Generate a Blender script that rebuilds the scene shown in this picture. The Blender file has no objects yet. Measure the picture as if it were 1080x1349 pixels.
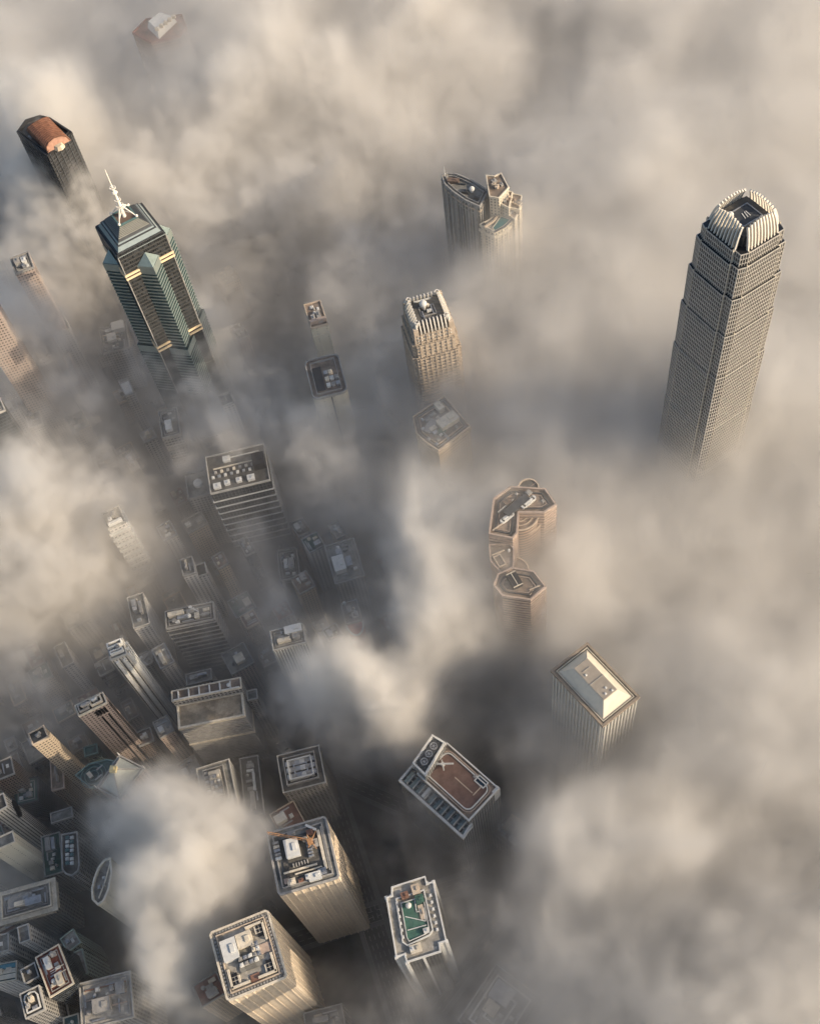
import bpy, math, random
import numpy as np
from mathutils import Vector, Matrix
S = bpy.context.scene
rad = math.radians
# ------------------------------------------------------------------ camera
W0, H0, F0 = 1080.0, 1349.0, 1500.0
CAMZ = 900.0
TH = math.atan(941.4/F0); RO = -math.atan2(175, 925)
def cam_axes():
    fw = Vector((0, math.sin(TH), -math.cos(TH))); up = Vector((0, math.cos(TH), math.sin(TH))); r = Vector((1, 0, 0))
    c, s = math.cos(RO), math.sin(RO)
    return c*r+s*up, -s*r+c*up, fw
CR, CU, CF = cam_axes()
def at(px, py, z=0.0):
    d = CR*(px-W0/2)/F0 - CU*(py-H0/2)/F0 + CF
    t = (z-CAMZ)/d.z
    return Vector((d.x*t, d.y*t, z))
cd = bpy.data.cameras.new('camera'); cam = bpy.data.objects.new('camera', cd); S.collection.objects.link(cam)
M = Matrix((CR, CU, -CF)).transposed().to_4x4(); M.translation = (0, 0, CAMZ); cam.matrix_world = M
cd.sensor_fit = 'VERTICAL'; cd.sensor_height = 24; cd.lens = F0/H0*24
cd.clip_start = 1; cd.clip_end = 20000
S.camera = cam
# ------------------------------------------------------------------ fog
FOGMAP = """
555556677777777777666666666
655545677887777666666666666
555445778877666665555666666
446645677777666554466555666
556755777667765543456666666
556656666665555555566666666
455556666643334356667766666
344434555433334346777666666
332324542343344356666666666
323223432234444566666665566
332123443234544566666665556
332113542234545666666666666
212114432235555665666667776
112333323235545666555567777
222212343234434556554456777
455322322234335556554445777
776532111134345656554445677
776532145224357666655556667
776532145223468766666666666
676431244223478766666666666
665322244233588755666566666
554222322578876336666777667
555322111688886335667777777
453112223788863234567777777
321012322345543212456777777
111025211221133211467777777
100156411111343222578776666
101467641112332212688887655
211467752111232212698765555
211467753111133323577655555
212578642101244433455555665
111577531101245544555554666
111366421112344455555545666
111345322233344455555556666
""".split()
assert all(len(r) == 27 for r in FOGMAP) and len(FOGMAP) == 34, [len(r) for r in FOGMAP]
def bil(A, x, y):
    H, W = A.shape
    x = np.clip(x, 0, W-1.001); y = np.clip(y, 0, H-1.001)
    i = x.astype(int); j = y.astype(int); u = x-i; v = y-j
    u = u*u*(3-2*u)*.5+u*.5; v = v*v*(3-2*v)*.5+v*.5
    return (A[j, i]*(1-u)+A[j, i+1]*u)*(1-v)+(A[j+1, i]*(1-u)+A[j+1, i+1]*u)*v
def topx(X, Y, Z):
    d = (X, Y, Z-CAMZ)
    a = d[0]*CR.x+d[1]*CR.y+d[2]*CR.z; b = d[0]*CU.x+d[1]*CU.y+d[2]*CU.z; c = d[0]*CF.x+d[1]*CF.y+d[2]*CF.z
    return W0/2+F0*a/c, H0/2-F0*b/c
def spectral(shape, beta, lo, seed, aniso=(1, 1, 1)):
    r = np.random.default_rng(seed)
    n = np.fft.rfftn(r.standard_normal(shape).astype(np.float32))
    k = np.sqrt(sum(((np.fft.fftfreq(s) if i < len(shape)-1 else np.fft.rfftfreq(s)).reshape([-1 if j == i else 1 for j in range(len(shape))])*a)**2 for i, (s, a) in enumerate(zip(shape, aniso))))
    k = np.maximum(k, lo)
    f = np.fft.irfftn(n*k**(-beta), s=shape).astype(np.float32)
    return (f-f.mean())/f.std()
VX = 4.6
X0, X1, Y0, Y1, Z0, Z1 = -560., 680., -60., 1440., 0., 235.
nx, ny, nz = int((X1-X0)/VX)+1, int((Y1-Y0)/VX)+1, int((Z1-Z0)/VX)+1
X1 = X0+(nx-1)*VX; Y1 = Y0+(ny-1)*VX; Z1 = Z0+(nz-1)*VX
def fog_field():
    xs = X0+VX*np.arange(nx); ys = Y0+VX*np.arange(ny); zs = (Z0+VX*np.arange(nz)).astype(np.float32)
    GX, GY = np.meshgrid(xs, ys, indexing='ij')
    # swirl the map a little so the banks get curling edges
    s2 = (nx, ny)
    wx = spectral(s2, 1.8, 1/90, 1)*14; wy = spectral(s2, 1.8, 1/90, 2)*14
    A = np.array([[int(c) for c in r] for r in FOGMAP], float)
    px, py = topx(GX+wx, GY+wy, np.full_like(GX, 115.))
    V = bil(A, px/40-.5, py/40-.5)
    east = 1/(1+np.exp(-(px-(560+.18*np.abs(py-600)))/60))*(1/(1+np.exp((py-930-.55*(px-600))/60)))
    # banks that ride higher or lower than the rest: place in the photo, radius, metres
    dz = np.zeros_like(V); dt = np.zeros_like(V)
    for bx, by, br, bz, bt in ((695, 785, 90, 29, .8), (455, 1185, 45, -6, 1.0), (370, 1325, 45, -4, 1.0), (252, 500, 58, 62, 2.4), (463, 822, 36, -45, -3.5), (150, 1190, 35, 22, 1.2), (325, 665, 60, 8, .9), (555, 790, 60, 16, 1.2), (395, 900, 55, 34, 3.5), (905, 660, 120, 26, 1), (795, 1000, 75, -34, 0), (650, 370, 90, 22, .5), (112, 285, 75, 84, 3.5), (60, 225, 80, 60, 2), (40, 430, 110, 62, 1.1), (590, 590, 60, 8, 0), (455, 600, 60, 18, .4), (90, 520, 90, 10, .6), (235, 640, 150, 12, 1.5), (655, 1330, 70, -14, -1.3), (330, 690, 60, -5, .6), (200, 950, 60, 10, .3), (225, 75, 70, 2, -.6), (330, 150, 160, 26, 0), (470, 915, 70, 30, 3), (230, 1130, 90, 14, .5), (172, 1095, 45, 26, 2), (268, 1215, 42, 44, 1.5), (565, 480, 60, 26, 0), (430, 1250, 60, -10, 0), (60, 700, 100, 26, 0)):
        g_ = np.exp(-((px-bx)**2+(py-by)**2)/(2*(br*.7)**2)); dz += bz*g_; dt += bt*g_
    n = spectral((nx, ny, nz*2), 1.9, 1/50, 5, (1, 1, .8))[:, :, :nz]
    n2 = spectral((nx, ny, nz*2), 1.02, 1/14, 6)[:, :, :nz]
    se = 1/(1+np.exp(-(px-640)/45))/(1+np.exp(-(py-960)/45))
    E3 = np.maximum(np.maximum(east, .85*se), .75/(1+np.exp((py-250)/35)))[:, :, None]
    nn = n*.75+n2*(.8-.5*E3)
    bl = (.8-np.abs(spectral(s2, 1.5, 1/22, 9)))*9+(.8-np.abs(spectral(s2, 1.4, 1/9, 10)))*3.5
    V3 = V[:, :, None]
    top = 62+11.5*V3+n*(14-8*E3)+18*E3+(dz+bl*(1-.85*east))[:, :, None]
    Z = zs[None, None, :]
    prof = 1/(1+np.exp((Z-top)/(6.5+7*E3)))*(1/(1+np.exp(-(Z-38)/14)))
    tau = np.interp(V, [0, 1, 2, 3, 4, 5, 6, 7, 8, 9], [.08, .45, 1.05, 1.6, 2.2, 2.8, 3.5, 4.6, 6, 8])+east*2.2+dt+.9*se
    tau = np.maximum(tau, .08)
    shape = np.clip((.5+.72*nn+.1*(V3-4))*(1-E3)+E3*(.95+.17*nn), 0.03, 3)
    shape = np.maximum(shape, np.maximum(.16, np.clip((V3-4.6)*.3, 0, .75)))
    D = (tau/95.)[:, :, None]*prof*shape
    D += (.0056+.0026*V3)*np.exp(-Z/62)*(1-.6/(1+np.exp((px-680)/30))/(1+np.exp(-(py-900)/40)))[:, :, None]
    # nothing above, fade at the box sides
    D[:, :, -1] = 0
    return D.astype(np.float32)
def make_fog():
    D = fog_field()
    print('fog', D.shape, D.mean(), D.max())
    me = bpy.data.meshes.new('haze'); me.vertices.add(D.size)
    a = me.attributes.new('fog_density', 'FLOAT', 'POINT'); a.data.foreach_set('value', D.ravel())
    ob = bpy.data.objects.new('haze', me); S.collection.objects.link(ob)
    m = bpy.data.materials.new('fog'); m.use_nodes = True; nt = m.node_tree; nt.nodes.clear()
    o = nt.nodes.new('ShaderNodeOutputMaterial'); v = nt.nodes.new('ShaderNodeVolumePrincipled')
    v.inputs['Color'].default_value = (.982, .963, .928, 1); v.inputs['Density'].default_value = 1; v.inputs['Density Attribute'].default_value = 'density'
    v.inputs['Anisotropy'].default_value = .25
    nt.links.new(v.outputs[0], o.inputs['Volume']); me.materials.append(m)
    g = bpy.data.node_groups.new('fog_volume', 'GeometryNodeTree')
    g.interface.new_socket('Geometry', in_out='INPUT', socket_type='NodeSocketGeometry'); g.interface.new_socket('Geometry', in_out='OUTPUT', socket_type='NodeSocketGeometry')
    N = g.nodes.new; L = g.links.new
    gi = N('NodeGroupInput'); go = N('NodeGroupOutput')
    vc = N('GeometryNodeVolumeCube'); vc.inputs['Min'].default_value = (X0, Y0, Z0); vc.inputs['Max'].default_value = (X1, Y1, Z1)
    for k, val in zip(('Resolution X', 'Resolution Y', 'Resolution Z'), (nx, ny, nz)): vc.inputs[k].default_value = val
    vc.inputs['Background'].default_value = 0
    pos = N('GeometryNodeInputPosition'); sep = N('ShaderNodeSeparateXYZ'); L(pos.outputs[0], sep.inputs[0])
    def idx(out, lo):
        a = N('ShaderNodeMath'); a.operation = 'SUBTRACT'; L(out, a.inputs[0]); a.inputs[1].default_value = lo
        b = N('ShaderNodeMath'); b.operation = 'DIVIDE'; L(a.outputs[0], b.inputs[0]); b.inputs[1].default_value = VX
        c = N('FunctionNodeFloatToInt'); c.rounding_mode = 'ROUND'; L(b.outputs[0], c.inputs[0]); return c.outputs[0]
    ix, iy, iz = idx(sep.outputs[0], X0), idx(sep.outputs[1], Y0), idx(sep.outputs[2], Z0)
    def im(op, p, q):
        a = N('FunctionNodeIntegerMath'); a.operation = op; L(p, a.inputs[0])
        if isinstance(q, int): a.inputs[1].default_value = q
        else: L(q, a.inputs[1])
        return a.outputs[0]
    t = im('ADD', im('MULTIPLY', im('ADD', im('MULTIPLY', ix, ny), iy), nz), iz)
    na = N('GeometryNodeInputNamedAttribute'); na.data_type = 'FLOAT'; na.inputs['Name'].default_value = 'fog_density'
    si = N('GeometryNodeSampleIndex'); si.data_type = 'FLOAT'; si.domain = 'POINT'
    L(gi.outputs[0], si.inputs['Geometry']); L(na.outputs[0], si.inputs['Value']); L(t, si.inputs['Index'])
    L(si.outputs[0], vc.inputs['Density'])
    sm = N('GeometryNodeSetMaterial'); sm.inputs['Material'].default_value = m
    L(vc.outputs[0], sm.inputs[0]); L(sm.outputs[0], go.inputs[0])
    md = ob.modifiers.new('fog_volume', 'NODES'); md.node_group = g
    ob['kind'] = 'stuff'; ob['label'] = 'thick beige sea fog drifting between the towers'
    return ob
# ------------------------------------------------------------------ helpers
C = S.collection
rng = random.Random(7)
def lin(c): return tuple((x/12.92 if x <= .04045 else ((x+.055)/1.055)**2.4) for x in c)
MATS = {}
def plain(name, col, rough=.8, metal=0., var=.18, scale=.25, spec=.3):
    """paint, concrete, metal: a base colour with blotches and grime of its own"""
    if name in MATS: return MATS[name]
    m = bpy.data.materials.new(name); m.use_nodes = True; nt = m.node_tree; b = nt.nodes['Principled BSDF']
    tc = nt.nodes.new('ShaderNodeTexCoord'); n = nt.nodes.new('ShaderNodeTexNoise'); n.inputs['Scale'].default_value = scale; n.inputs['Detail'].default_value = 6; n.inputs['Roughness'].default_value = .65
    nt.links.new(tc.outputs['Object'], n.inputs[0])
    r = nt.nodes.new('ShaderNodeValToRGB'); r.color_ramp.elements[0].position = .3; r.color_ramp.elements[1].position = .7
    r.color_ramp.elements[0].color = (*[x*(1-var*1.6) for x in col], 1); r.color_ramp.elements[1].color = (*[min(1, x*(1+var)) for x in col], 1)
    nt.links.new(n.outputs[0], r.inputs[0]); nt.links.new(r.outputs[0], b.inputs['Base Color'])
    b.inputs['Roughness'].default_value = rough; b.inputs['Metallic'].default_value = metal; b.inputs['Specular IOR Level'].default_value = spec
    MATS[name] = m; return m
def roofmat(name, col, var=.3):
    """roof deck: felt and concrete with patches, puddle stains and slab joints"""
    if name in MATS: return MATS[name]
    m = bpy.data.materials.new(name); m.use_nodes = True; nt = m.node_tree; b = nt.nodes['Principled BSDF']; N = nt.nodes.new; L = nt.links.new
    tc = N('ShaderNodeTexCoord'); n = N('ShaderNodeTexNoise'); n.inputs['Scale'].default_value = .12; n.inputs['Detail'].default_value = 8; n.inputs['Roughness'].default_value = .7; L(tc.outputs['Object'], n.inputs[0])
    v = N('ShaderNodeTexVoronoi'); v.distance = 'CHEBYCHEV'; v.inputs['Scale'].default_value = .16; L(tc.outputs['Object'], v.inputs[0])
    r = N('ShaderNodeValToRGB'); r.color_ramp.elements[0].position = .33; r.color_ramp.elements[1].position = .68
    r.color_ramp.elements[0].color = (*[x*(1-var*1.5) for x in col], 1); r.color_ramp.elements[1].color = (*[min(1, x*(1+var)) for x in col], 1); L(n.outputs[0], r.inputs[0])
    hs = N('ShaderNodeSeparateColor'); L(v.outputs['Color'], hs.inputs[0])
    mm = N('ShaderNodeMapRange'); mm.inputs['To Min'].default_value = .72; mm.inputs['To Max'].default_value = 1.2; L(hs.outputs[0], mm.inputs[0])
    mx = N('ShaderNodeMix'); mx.data_type = 'RGBA'; mx.blend_type = 'MULTIPLY'; mx.inputs[0].default_value = 1; L(r.outputs[0], mx.inputs[6]); L(mm.outputs[0], mx.inputs[7]); L(mx.outputs[2], b.inputs['Base Color'])
    b.inputs['Roughness'].default_value = .85; b.inputs['Specular IOR Level'].default_value = .2
    MATS[name] = m; return m
def facade(name, wall, glass, fh=3.6, bay=3.0, hf=.55, wf=.7, gr=.18, var=.5):
    """a wall of windows: real-world floor height and bay width, read from the wall's own unrolled coordinates"""
    if name in MATS: return MATS[name]
    m = bpy.data.materials.new(name); m.use_nodes = True; nt = m.node_tree; b = nt.nodes['Principled BSDF']; N = nt.nodes.new; L = nt.links.new
    def ma(op, a, q=None, c=None):
        x = N('ShaderNodeMath'); x.operation = op
        for i, y in enumerate((a, q, c)):
            if y is None: continue
            if isinstance(y, (int, float)): x.inputs[i].default_value = y
            else: L(y, x.inputs[i])
        return x.outputs[0]
    uv = N('ShaderNodeUVMap'); sp = N('ShaderNodeSeparateXYZ'); L(uv.outputs[0], sp.inputs[0])
    U = ma('DIVIDE', sp.outputs[0], bay); V = ma('DIVIDE', sp.outputs[1], fh)
    fu = ma('ABSOLUTE', ma('SUBTRACT', ma('FRACT', U), .5)); fv = ma('ABSOLUTE', ma('SUBTRACT', ma('FRACT', V), .5))
    win = ma('MULTIPLY', ma('LESS_THAN', fu, wf/2), ma('LESS_THAN', fv, hf/2))
    cv = N('ShaderNodeCombineXYZ'); L(ma('FLOOR', U), cv.inputs[0]); L(ma('FLOOR', V), cv.inputs[1])
    wn = N('ShaderNodeTexWhiteNoise'); wn.noise_dimensions = '2D'; L(cv.outputs[0], wn.inputs[0])
    tc = N('ShaderNodeTexCoord'); n = N('ShaderNodeTexNoise'); n.inputs['Scale'].default_value = .07; n.inputs['Detail'].default_value = 7; n.inputs['Roughness'].default_value = .7
    mp = N('ShaderNodeMapping'); mp.inputs['Scale'].default_value = (1, 1, .35); L(tc.outputs['Object'], mp.inputs[0]); L(mp.outputs[0], n.inputs[0])
    gl = N('ShaderNodeMix'); gl.data_type = 'RGBA'; L(ma('POWER', wn.outputs[0], 2.2), gl.inputs[0])
    gl.inputs[6].default_value = (*[x*(1-var*.6) for x in glass], 1); gl.inputs[7].default_value = (*[min(1, x*(1+var*1.6)+.015*var) for x in glass], 1)
    wl = N('ShaderNodeMix'); wl.data_type = 'RGBA'; L(n.outputs[0], wl.inputs[0]); wl.inputs[6].default_value = (*[x*.72 for x in wall], 1); wl.inputs[7].default_value = (*[min(1, x*1.2) for x in wall], 1)
    mx = N('ShaderNodeMix'); mx.data_type = 'RGBA'; L(win, mx.inputs[0]); L(wl.outputs[2], mx.inputs[6]); L(gl.outputs[2], mx.inputs[7]); L(mx.outputs[2], b.inputs['Base Color'])
    L(ma('SUBTRACT', .8, ma('MULTIPLY', win, .8-gr)), b.inputs['Roughness'])
    bp = N('ShaderNodeBump'); bp.inputs['Strength'].default_value = .5; bp.inputs['Distance'].default_value = .3; bp.invert = True; L(win, bp.inputs['Height']); L(bp.outputs[0], b.inputs['Normal'])
    b.inputs['Specular IOR Level'].default_value = .4
    MATS[name] = m; return m
class MB:
    """collects faces; build() links them as one mesh object"""
    def __init__(s): s.v = []; s.f = []; s.uv = []
    def face(s, pts, uv=None):
        n = len(s.v); s.v += [tuple(p) for p in pts]; s.f.append(tuple(range(n, n+len(pts)))); s.uv.append(uv or [(p[0], p[1]) for p in pts])
    def sides(s, poly, z0, z1, top=None, closed=True):
        top = top or poly; n = len(poly); d = 0
        for i in range(n if closed else n-1):
            a, b = poly[i], poly[(i+1) % n]; ta, tb = top[i], top[(i+1) % n]; l = math.hypot(b[0]-a[0], b[1]-a[1])
            s.face([(a[0], a[1], z0), (b[0], b[1], z0), (tb[0], tb[1], z1), (ta[0], ta[1], z1)], [(d, z0), (d+l, z0), (d+l, z1), (d, z1)]); d += l
    def cap(s, poly, z, down=False):
        p = [(x, y, z) for x, y in poly]; s.face(p[::-1] if down else p)
    def prism(s, poly, z0, z1, top=None, bottom=True):
        poly = ccw(poly); top = ccw(top) if top else None
        s.sides(poly, z0, z1, top); s.cap(top or poly, z1)
        if bottom: s.cap(poly, z0, True)
    def ring(s, outer, inner, z0, z1):
        n = len(outer); s.sides(outer, z0, z1); s.sides(inner[::-1], z0, z1)
        for i in range(n):
            j = (i+1) % n
            s.face([(*outer[i], z1), (*outer[j], z1), (*inner[j], z1), (*inner[i], z1)])
            s.face([(*inner[i], z0), (*inner[j], z0), (*outer[j], z0), (*outer[i], z0)])
    def box(s, x, y, z0, w, d, h, rot=0):
        c, q = math.cos(rot), math.sin(rot)
        s.prism([(x+c*a-q*b, y+q*a+c*b) for a, b in ((-w/2, -d/2), (w/2, -d/2), (w/2, d/2), (-w/2, d/2))], z0, z0+h)
    def cyl(s, x, y, z0, r, h, n=14, r2=None):
        p = [(x+r*math.cos(2*math.pi*i/n), y+r*math.sin(2*math.pi*i/n)) for i in range(n)]
        q = [(x+r2*math.cos(2*math.pi*i/n), y+r2*math.sin(2*math.pi*i/n)) for i in range(n)] if r2 is not None else None
        s.prism(p, z0, z0+h, q)
    def bar(s, a, b, w):
        a, b = Vector(a), Vector(b); d = (b-a).normalized(); u = d.cross(Vector((0, 0, 1)) if abs(d.z) < .9 else Vector((1, 0, 0))).normalized(); v = d.cross(u)
        P = [a+(u*x+v*y)*w/2 for x, y in ((-1, -1), (1, -1), (1, 1), (-1, 1))]; Q = [p+(b-a) for p in P]
        for i in range(4):
            j = (i+1) % 4; s.face([P[i], P[j], Q[j], Q[i]])
        s.face(P[::-1]); s.face(Q)
    def ball(s, x, y, z, r, n=12):
        k = n//2; P = [[(x+r*math.sin(math.pi*j/k)*math.cos(2*math.pi*i/n), y+r*math.sin(math.pi*j/k)*math.sin(2*math.pi*i/n), z+r*math.cos(math.pi*j/k)) for i in range(n)] for j in range(k+1)]
        for j in range(k):
            for i in range(n):
                a, b, c, d = P[j][i], P[j+1][i], P[j+1][(i+1) % n], P[j][(i+1) % n]
                s.face([a, b, c] if j == k-1 else ([a, b, c, d] if j else [a, b, c]))
    def build(s, name, mat, parent=None, smooth=False):
        me = bpy.data.meshes.new(name); me.from_pydata(s.v, [], s.f); uvl = me.uv_layers.new(name='UVMap')
        uvl.data.foreach_set('uv', [c for f in s.uv for p in f for c in p]); me.materials.append(mat)
        if smooth: me.shade_smooth()
        me.update(); o = bpy.data.objects.new(name, me); C.objects.link(o); o.parent = parent; return o
def ccw(p):
    a = sum(p[i][0]*p[(i+1) % len(p)][1]-p[(i+1) % len(p)][0]*p[i][1] for i in range(len(p)))
    return list(p) if a > 0 else list(p)[::-1]
def off(poly, d):
    """offset a ccw outline outwards by d"""
    poly = ccw(poly); n = len(poly); out = []
    for i in range(n):
        p0, p1, p2 = Vector(poly[i-1]), Vector(poly[i]), Vector(poly[(i+1) % n])
        a = (p1-p0).normalized(); b = (p2-p1).normalized(); na = Vector((a.y, -a.x)); nb = Vector((b.y, -b.x))
        m = na+nb; k = max(.35, m.length_squared/2); out.append(tuple(p1+m*d/k))
    return out
def rectp(w, d, x=0, y=0): return [(x-w/2, y-d/2), (x+w/2, y-d/2), (x+w/2, y+d/2), (x-w/2, y+d/2)]
FOOT = []      # footprints already taken: x, y, radius
class Bld:
    """one building: an Empty at its base; local metres, x along its first roof edge"""
    def __init__(s, name, label, cat, px, h, rect=True, group=None, reg=True):
        W = [at(x, y, h).to_2d() for x, y in px]
        s.h = h
        if rect:
            A, B, Cc = W[:3]; u = (B-A); lu = u.length; u.normalize(); v = Vector((-u.y, u.x)); lv = (Cc-B).dot(v)
            cen = A+u*lu/2+v*lv/2; s.w, s.d = lu, abs(lv); s.poly = rectp(s.w, s.d); s.ang = math.atan2(u.y, u.x)
        else:
            u = (W[1]-W[0]).normalized(); s.ang = math.atan2(u.y, u.x); cen = sum(W, Vector((0, 0)))/len(W)
        s.c = cen; s.cos, s.sin = math.cos(s.ang), math.sin(s.ang)
        if not rect:
            s.poly = ccw([s.loc(w) for w in W]); xs = [p[0] for p in s.poly]; ys = [p[1] for p in s.poly]; s.w, s.d = max(xs)-min(xs), max(ys)-min(ys)
        o = bpy.data.objects.new(name, None); C.objects.link(o); o.location = (cen.x, cen.y, 0); o.rotation_euler.z = s.ang
        o['label'] = label; o['category'] = cat
        if group: o['group'] = group
        s.root = o; s.roof = None; s.label = label
        if reg: FOOT.append((cen.x, cen.y, max(math.hypot(*p) for p in s.poly), s))
    def loc(s, w): x, y = w[0]-s.c.x, w[1]-s.c.y; return (x*s.cos+y*s.sin, -x*s.sin+y*s.cos)
    def L(s, px, py, z=None): return s.loc(at(px, py, s.h if z is None else z))
    def shell(s, wall, roof, pmat, par=(1.1, .7), poly=None, z1=None, z0=0, wname='wall', rname='roof'):
        poly = ccw(poly or s.poly); z1 = z1 or s.h
        m = MB(); m.sides(poly, z0, z1); wo = m.build(wname, wall, s.root)
        m = MB(); m.prism(off(poly, -.05), z1-.6, z1-.2); ro = m.build(rname, roof, s.root)
        m = MB(); m.ring(off(poly, .25), off(poly, -par[1]), z1-1.2, z1+par[0]); m.build('parapet', pmat, s.root)
        if s.roof is None: s.roof = ro
        return wo, ro
    def ledges(s, mat, step, depth, hgt, z0, z1, poly=None, name='ledges'):
        m = MB(); p = poly or s.poly; o, i = off(p, depth), off(p, -.3); z = z1
        while z > z0: m.ring(o, i, z-hgt, z); z -= step
        return m.build(name, mat, s.root)
    def fins(s, mat, spacing, depth, wid, z0, z1, poly=None, name='mullions'):
        m = MB(); p = ccw(poly or s.poly)
        for i in range(len(p)):
            a, b = Vector(p[i]), Vector(p[(i+1) % len(p)]); l = (b-a).length; n = max(1, round(l/spacing)); ang = math.atan2(b.y-a.y, b.x-a.x); nrm = Vector(((b-a).y, -(b-a).x)).normalized()
            for k in range(n):
                q = a+(b-a)*((k+.5)/n)+nrm*(depth/2-.1); m.box(q.x, q.y, z0, wid, depth+.2, z1-z0, ang)
        return m.build(name, mat, s.root)
    def item(s, kind, x, y, w, d, h, mat, rot=0, z=None, parent=None):
        z = (s.h-.2) if z is None else z; m = MB()
        if kind in ('plant_room', 'lift_house'):
            m.box(x, y, z, w, d, h, rot); m.box(x, y, z+h, w+.5, d+.5, .35, rot)
            c, q = math.cos(rot), math.sin(rot); m.box(x+c*w*.2, y+q*w*.2, z+h+.35, w*.3, d*.4, .9, rot)
        elif kind == 'cooling_unit':
            m.box(x, y, z+.3, w, d, h, rot); n = max(1, round(max(w, d)/min(w, d))); c, q = math.cos(rot), math.sin(rot)
            for i in range(n):
                t = (i+.5)/n-.5; lx, ly = (t*w, 0) if w > d else (0, t*d); m.cyl(x+c*lx-q*ly, y+q*lx+c*ly, z+h+.3, min(w, d)*.36, .5, 12)
        elif kind == 'water_tank': m.cyl(x, y, z, w/2, h, 14); m.cyl(x, y, z+h, w/2, h*.25, 14, w*.1)
        elif kind == 'duct': m.box(x, y, z+.5, w, d, h, rot); m.box(x, y, z, w*.8, min(d, .5)*.8, .5, rot)
        elif kind == 'radome': m.cyl(x, y, z, w*.3, 1.2, 12); m.ball(x, y, z+1+w*.42, w/2, 14)
        elif kind == 'skylight':
            p = rectp(w, d); c, q = math.cos(rot), math.sin(rot); t = rectp(w*.6, d*.6); R = lambda P: [(x+c*a-q*b, y+q*a+c*b) for a, b in P]; m.prism(R(p), z, z+h, R(t))
        elif kind == 'frame':
            o = rectp(w, d); i = rectp(max(.5, w-1.6), max(.5, d-1.6)); c, q = math.cos(rot), math.sin(rot); R = lambda P: [(x+c*a-q*b, y+q*a+c*b) for a, b in P]; m.ring(R(o), R(i), z, z+h)
        elif kind == 'deck_patch': m.box(x, y, z, w, d, h, rot)
        elif kind == 'mast': m.cyl(x, y, z, .45, h*.5, 8, .3); m.cyl(x, y, z+h*.5, .3, h*.5, 8, .1); m.box(x, y, z+h*.6, 2.2, .2, .2, rot)
        nm = {'frame': 'screen_wall', 'deck_patch': 'paving'}.get(kind, kind)
        return m.build(nm, mat, parent or s.roof or s.root)
    def ip(s, kind, px, py, w, d, h, mat, rot=0, z=None):
        x, y = s.L(px, py, z); return s.item(kind, x, y, w, d, h, mat, rot, z)
    def clutter(s, seed, n, poly=None, z=None, pal=None, big=True, inset=3.0):
        r = random.Random(seed); pal = pal or CLUT; xs = [p[0] for p in (poly or s.poly)]; ys = [p[1] for p in (poly or s.poly)]
        x0, x1, y0, y1 = min(xs)+inset, max(xs)-inset, min(ys)+inset, max(ys)-inset; done = []
        if x1-x0 < 3 or y1-y0 < 3: return
        def place(kind, w, d, h, mat):
            for _ in range(14):
                if x1-x0-w < 0 or y1-y0-d < 0: return
                x, y = r.uniform(x0+w/2, x1-w/2), r.uniform(y0+d/2, y1-d/2)
                if not inpoly((x, y), off(poly or s.poly, -inset)): continue
                if all(abs(x-a) > (w+c)/2+.4 or abs(y-b) > (d+e)/2+.4 for a, b, c, e in done):
                    done.append((x, y, w, d)); s.item(kind, x, y, w, d, h, mat, 0, z); return
        W, D = x1-x0, y1-y0
        if big: place('lift_house', W*r.uniform(.3, .5), D*r.uniform(.25, .45), r.uniform(3.5, 6.5), r.choice(pal))
        if big and n > 5: place('plant_room', W*r.uniform(.15, .35), D*r.uniform(.2, .4), r.uniform(3, 5), r.choice(pal))
        for i in range(n):
            k = r.choice(['cooling_unit', 'cooling_unit', 'plant_room', 'duct', 'water_tank', 'skylight'])
            if k == 'cooling_unit': place(k, r.uniform(2, 6), r.uniform(1.8, 3), r.uniform(1.4, 2.4), r.choice(pal))
            elif k == 'plant_room': place(k, r.uniform(2.5, 6), r.uniform(2.5, 5), r.uniform(2, 3.4), r.choice(pal))
            elif k == 'duct': place(k, r.uniform(5, 10), .9, .8, MT['galv']) if r.random() < .5 else place(k, .9, r.uniform(5, 10), .8, MT['galv'])
            elif k == 'water_tank': q = r.uniform(1.8, 3.2); place(k, q, q, r.uniform(1.6, 3), r.choice(pal))
            else: place(k, r.uniform(2, 4), r.uniform(2, 4), 1.1, MT['white'])
def inpoly(p, poly):
    c = False; j = len(poly)-1
    for i in range(len(poly)):
        if (poly[i][1] > p[1]) != (poly[j][1] > p[1]) and p[0] < (poly[j][0]-poly[i][0])*(p[1]-poly[i][1])/(poly[j][1]-poly[i][1])+poly[i][0]: c = not c
        j = i
    return c
MT = dict(
    white=plain('white paint', (.6, .6, .57), .6, var=.1), cream=plain('cream paint', (.62, .56, .45), .7), grey=plain('grey concrete', (.32, .31, .29)), dark=plain('dark grey metal', (.06, .065, .07), .5),
    galv=plain('galvanised metal', (.42, .43, .44), .45, .6), beige=plain('beige stone', (.52, .43, .33)), pink=plain('pink granite', (.42, .33, .27)), brown=plain('brown felt', (.16, .115, .09)),
    copper=plain('copper', (.34, .19, .13), .4, .35, .25), black=plain('black stone', (.025, .025, .027), .35), teal=plain('teal metal', (.13, .22, .22), .4, .3), green=plain('green roof coating', (.05, .13, .1)),
    orange=plain('orange painted steel', (.4, .22, .11), .5), red=plain('red panel', (.42, .05, .04), .5), silver=plain('silver aluminium', (.6, .57, .52), .4, .35, .08), blueglass=plain('dark blue glass', (.02, .04, .06), .12, 0, .3, .3, .6),
    pale=plain('pale concrete', (.4, .39, .36)), brownrim=plain('brown rim', (.27, .22, .17)), paving=plain('paving', (.11, .12, .125)), pool=plain('teal pool water', (.02, .14, .15), .1), palegreen=plain('pale green panel', (.36, .42, .36), .6), redfelt=plain('red brown roof felt', (.2, .075, .06)))
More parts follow.
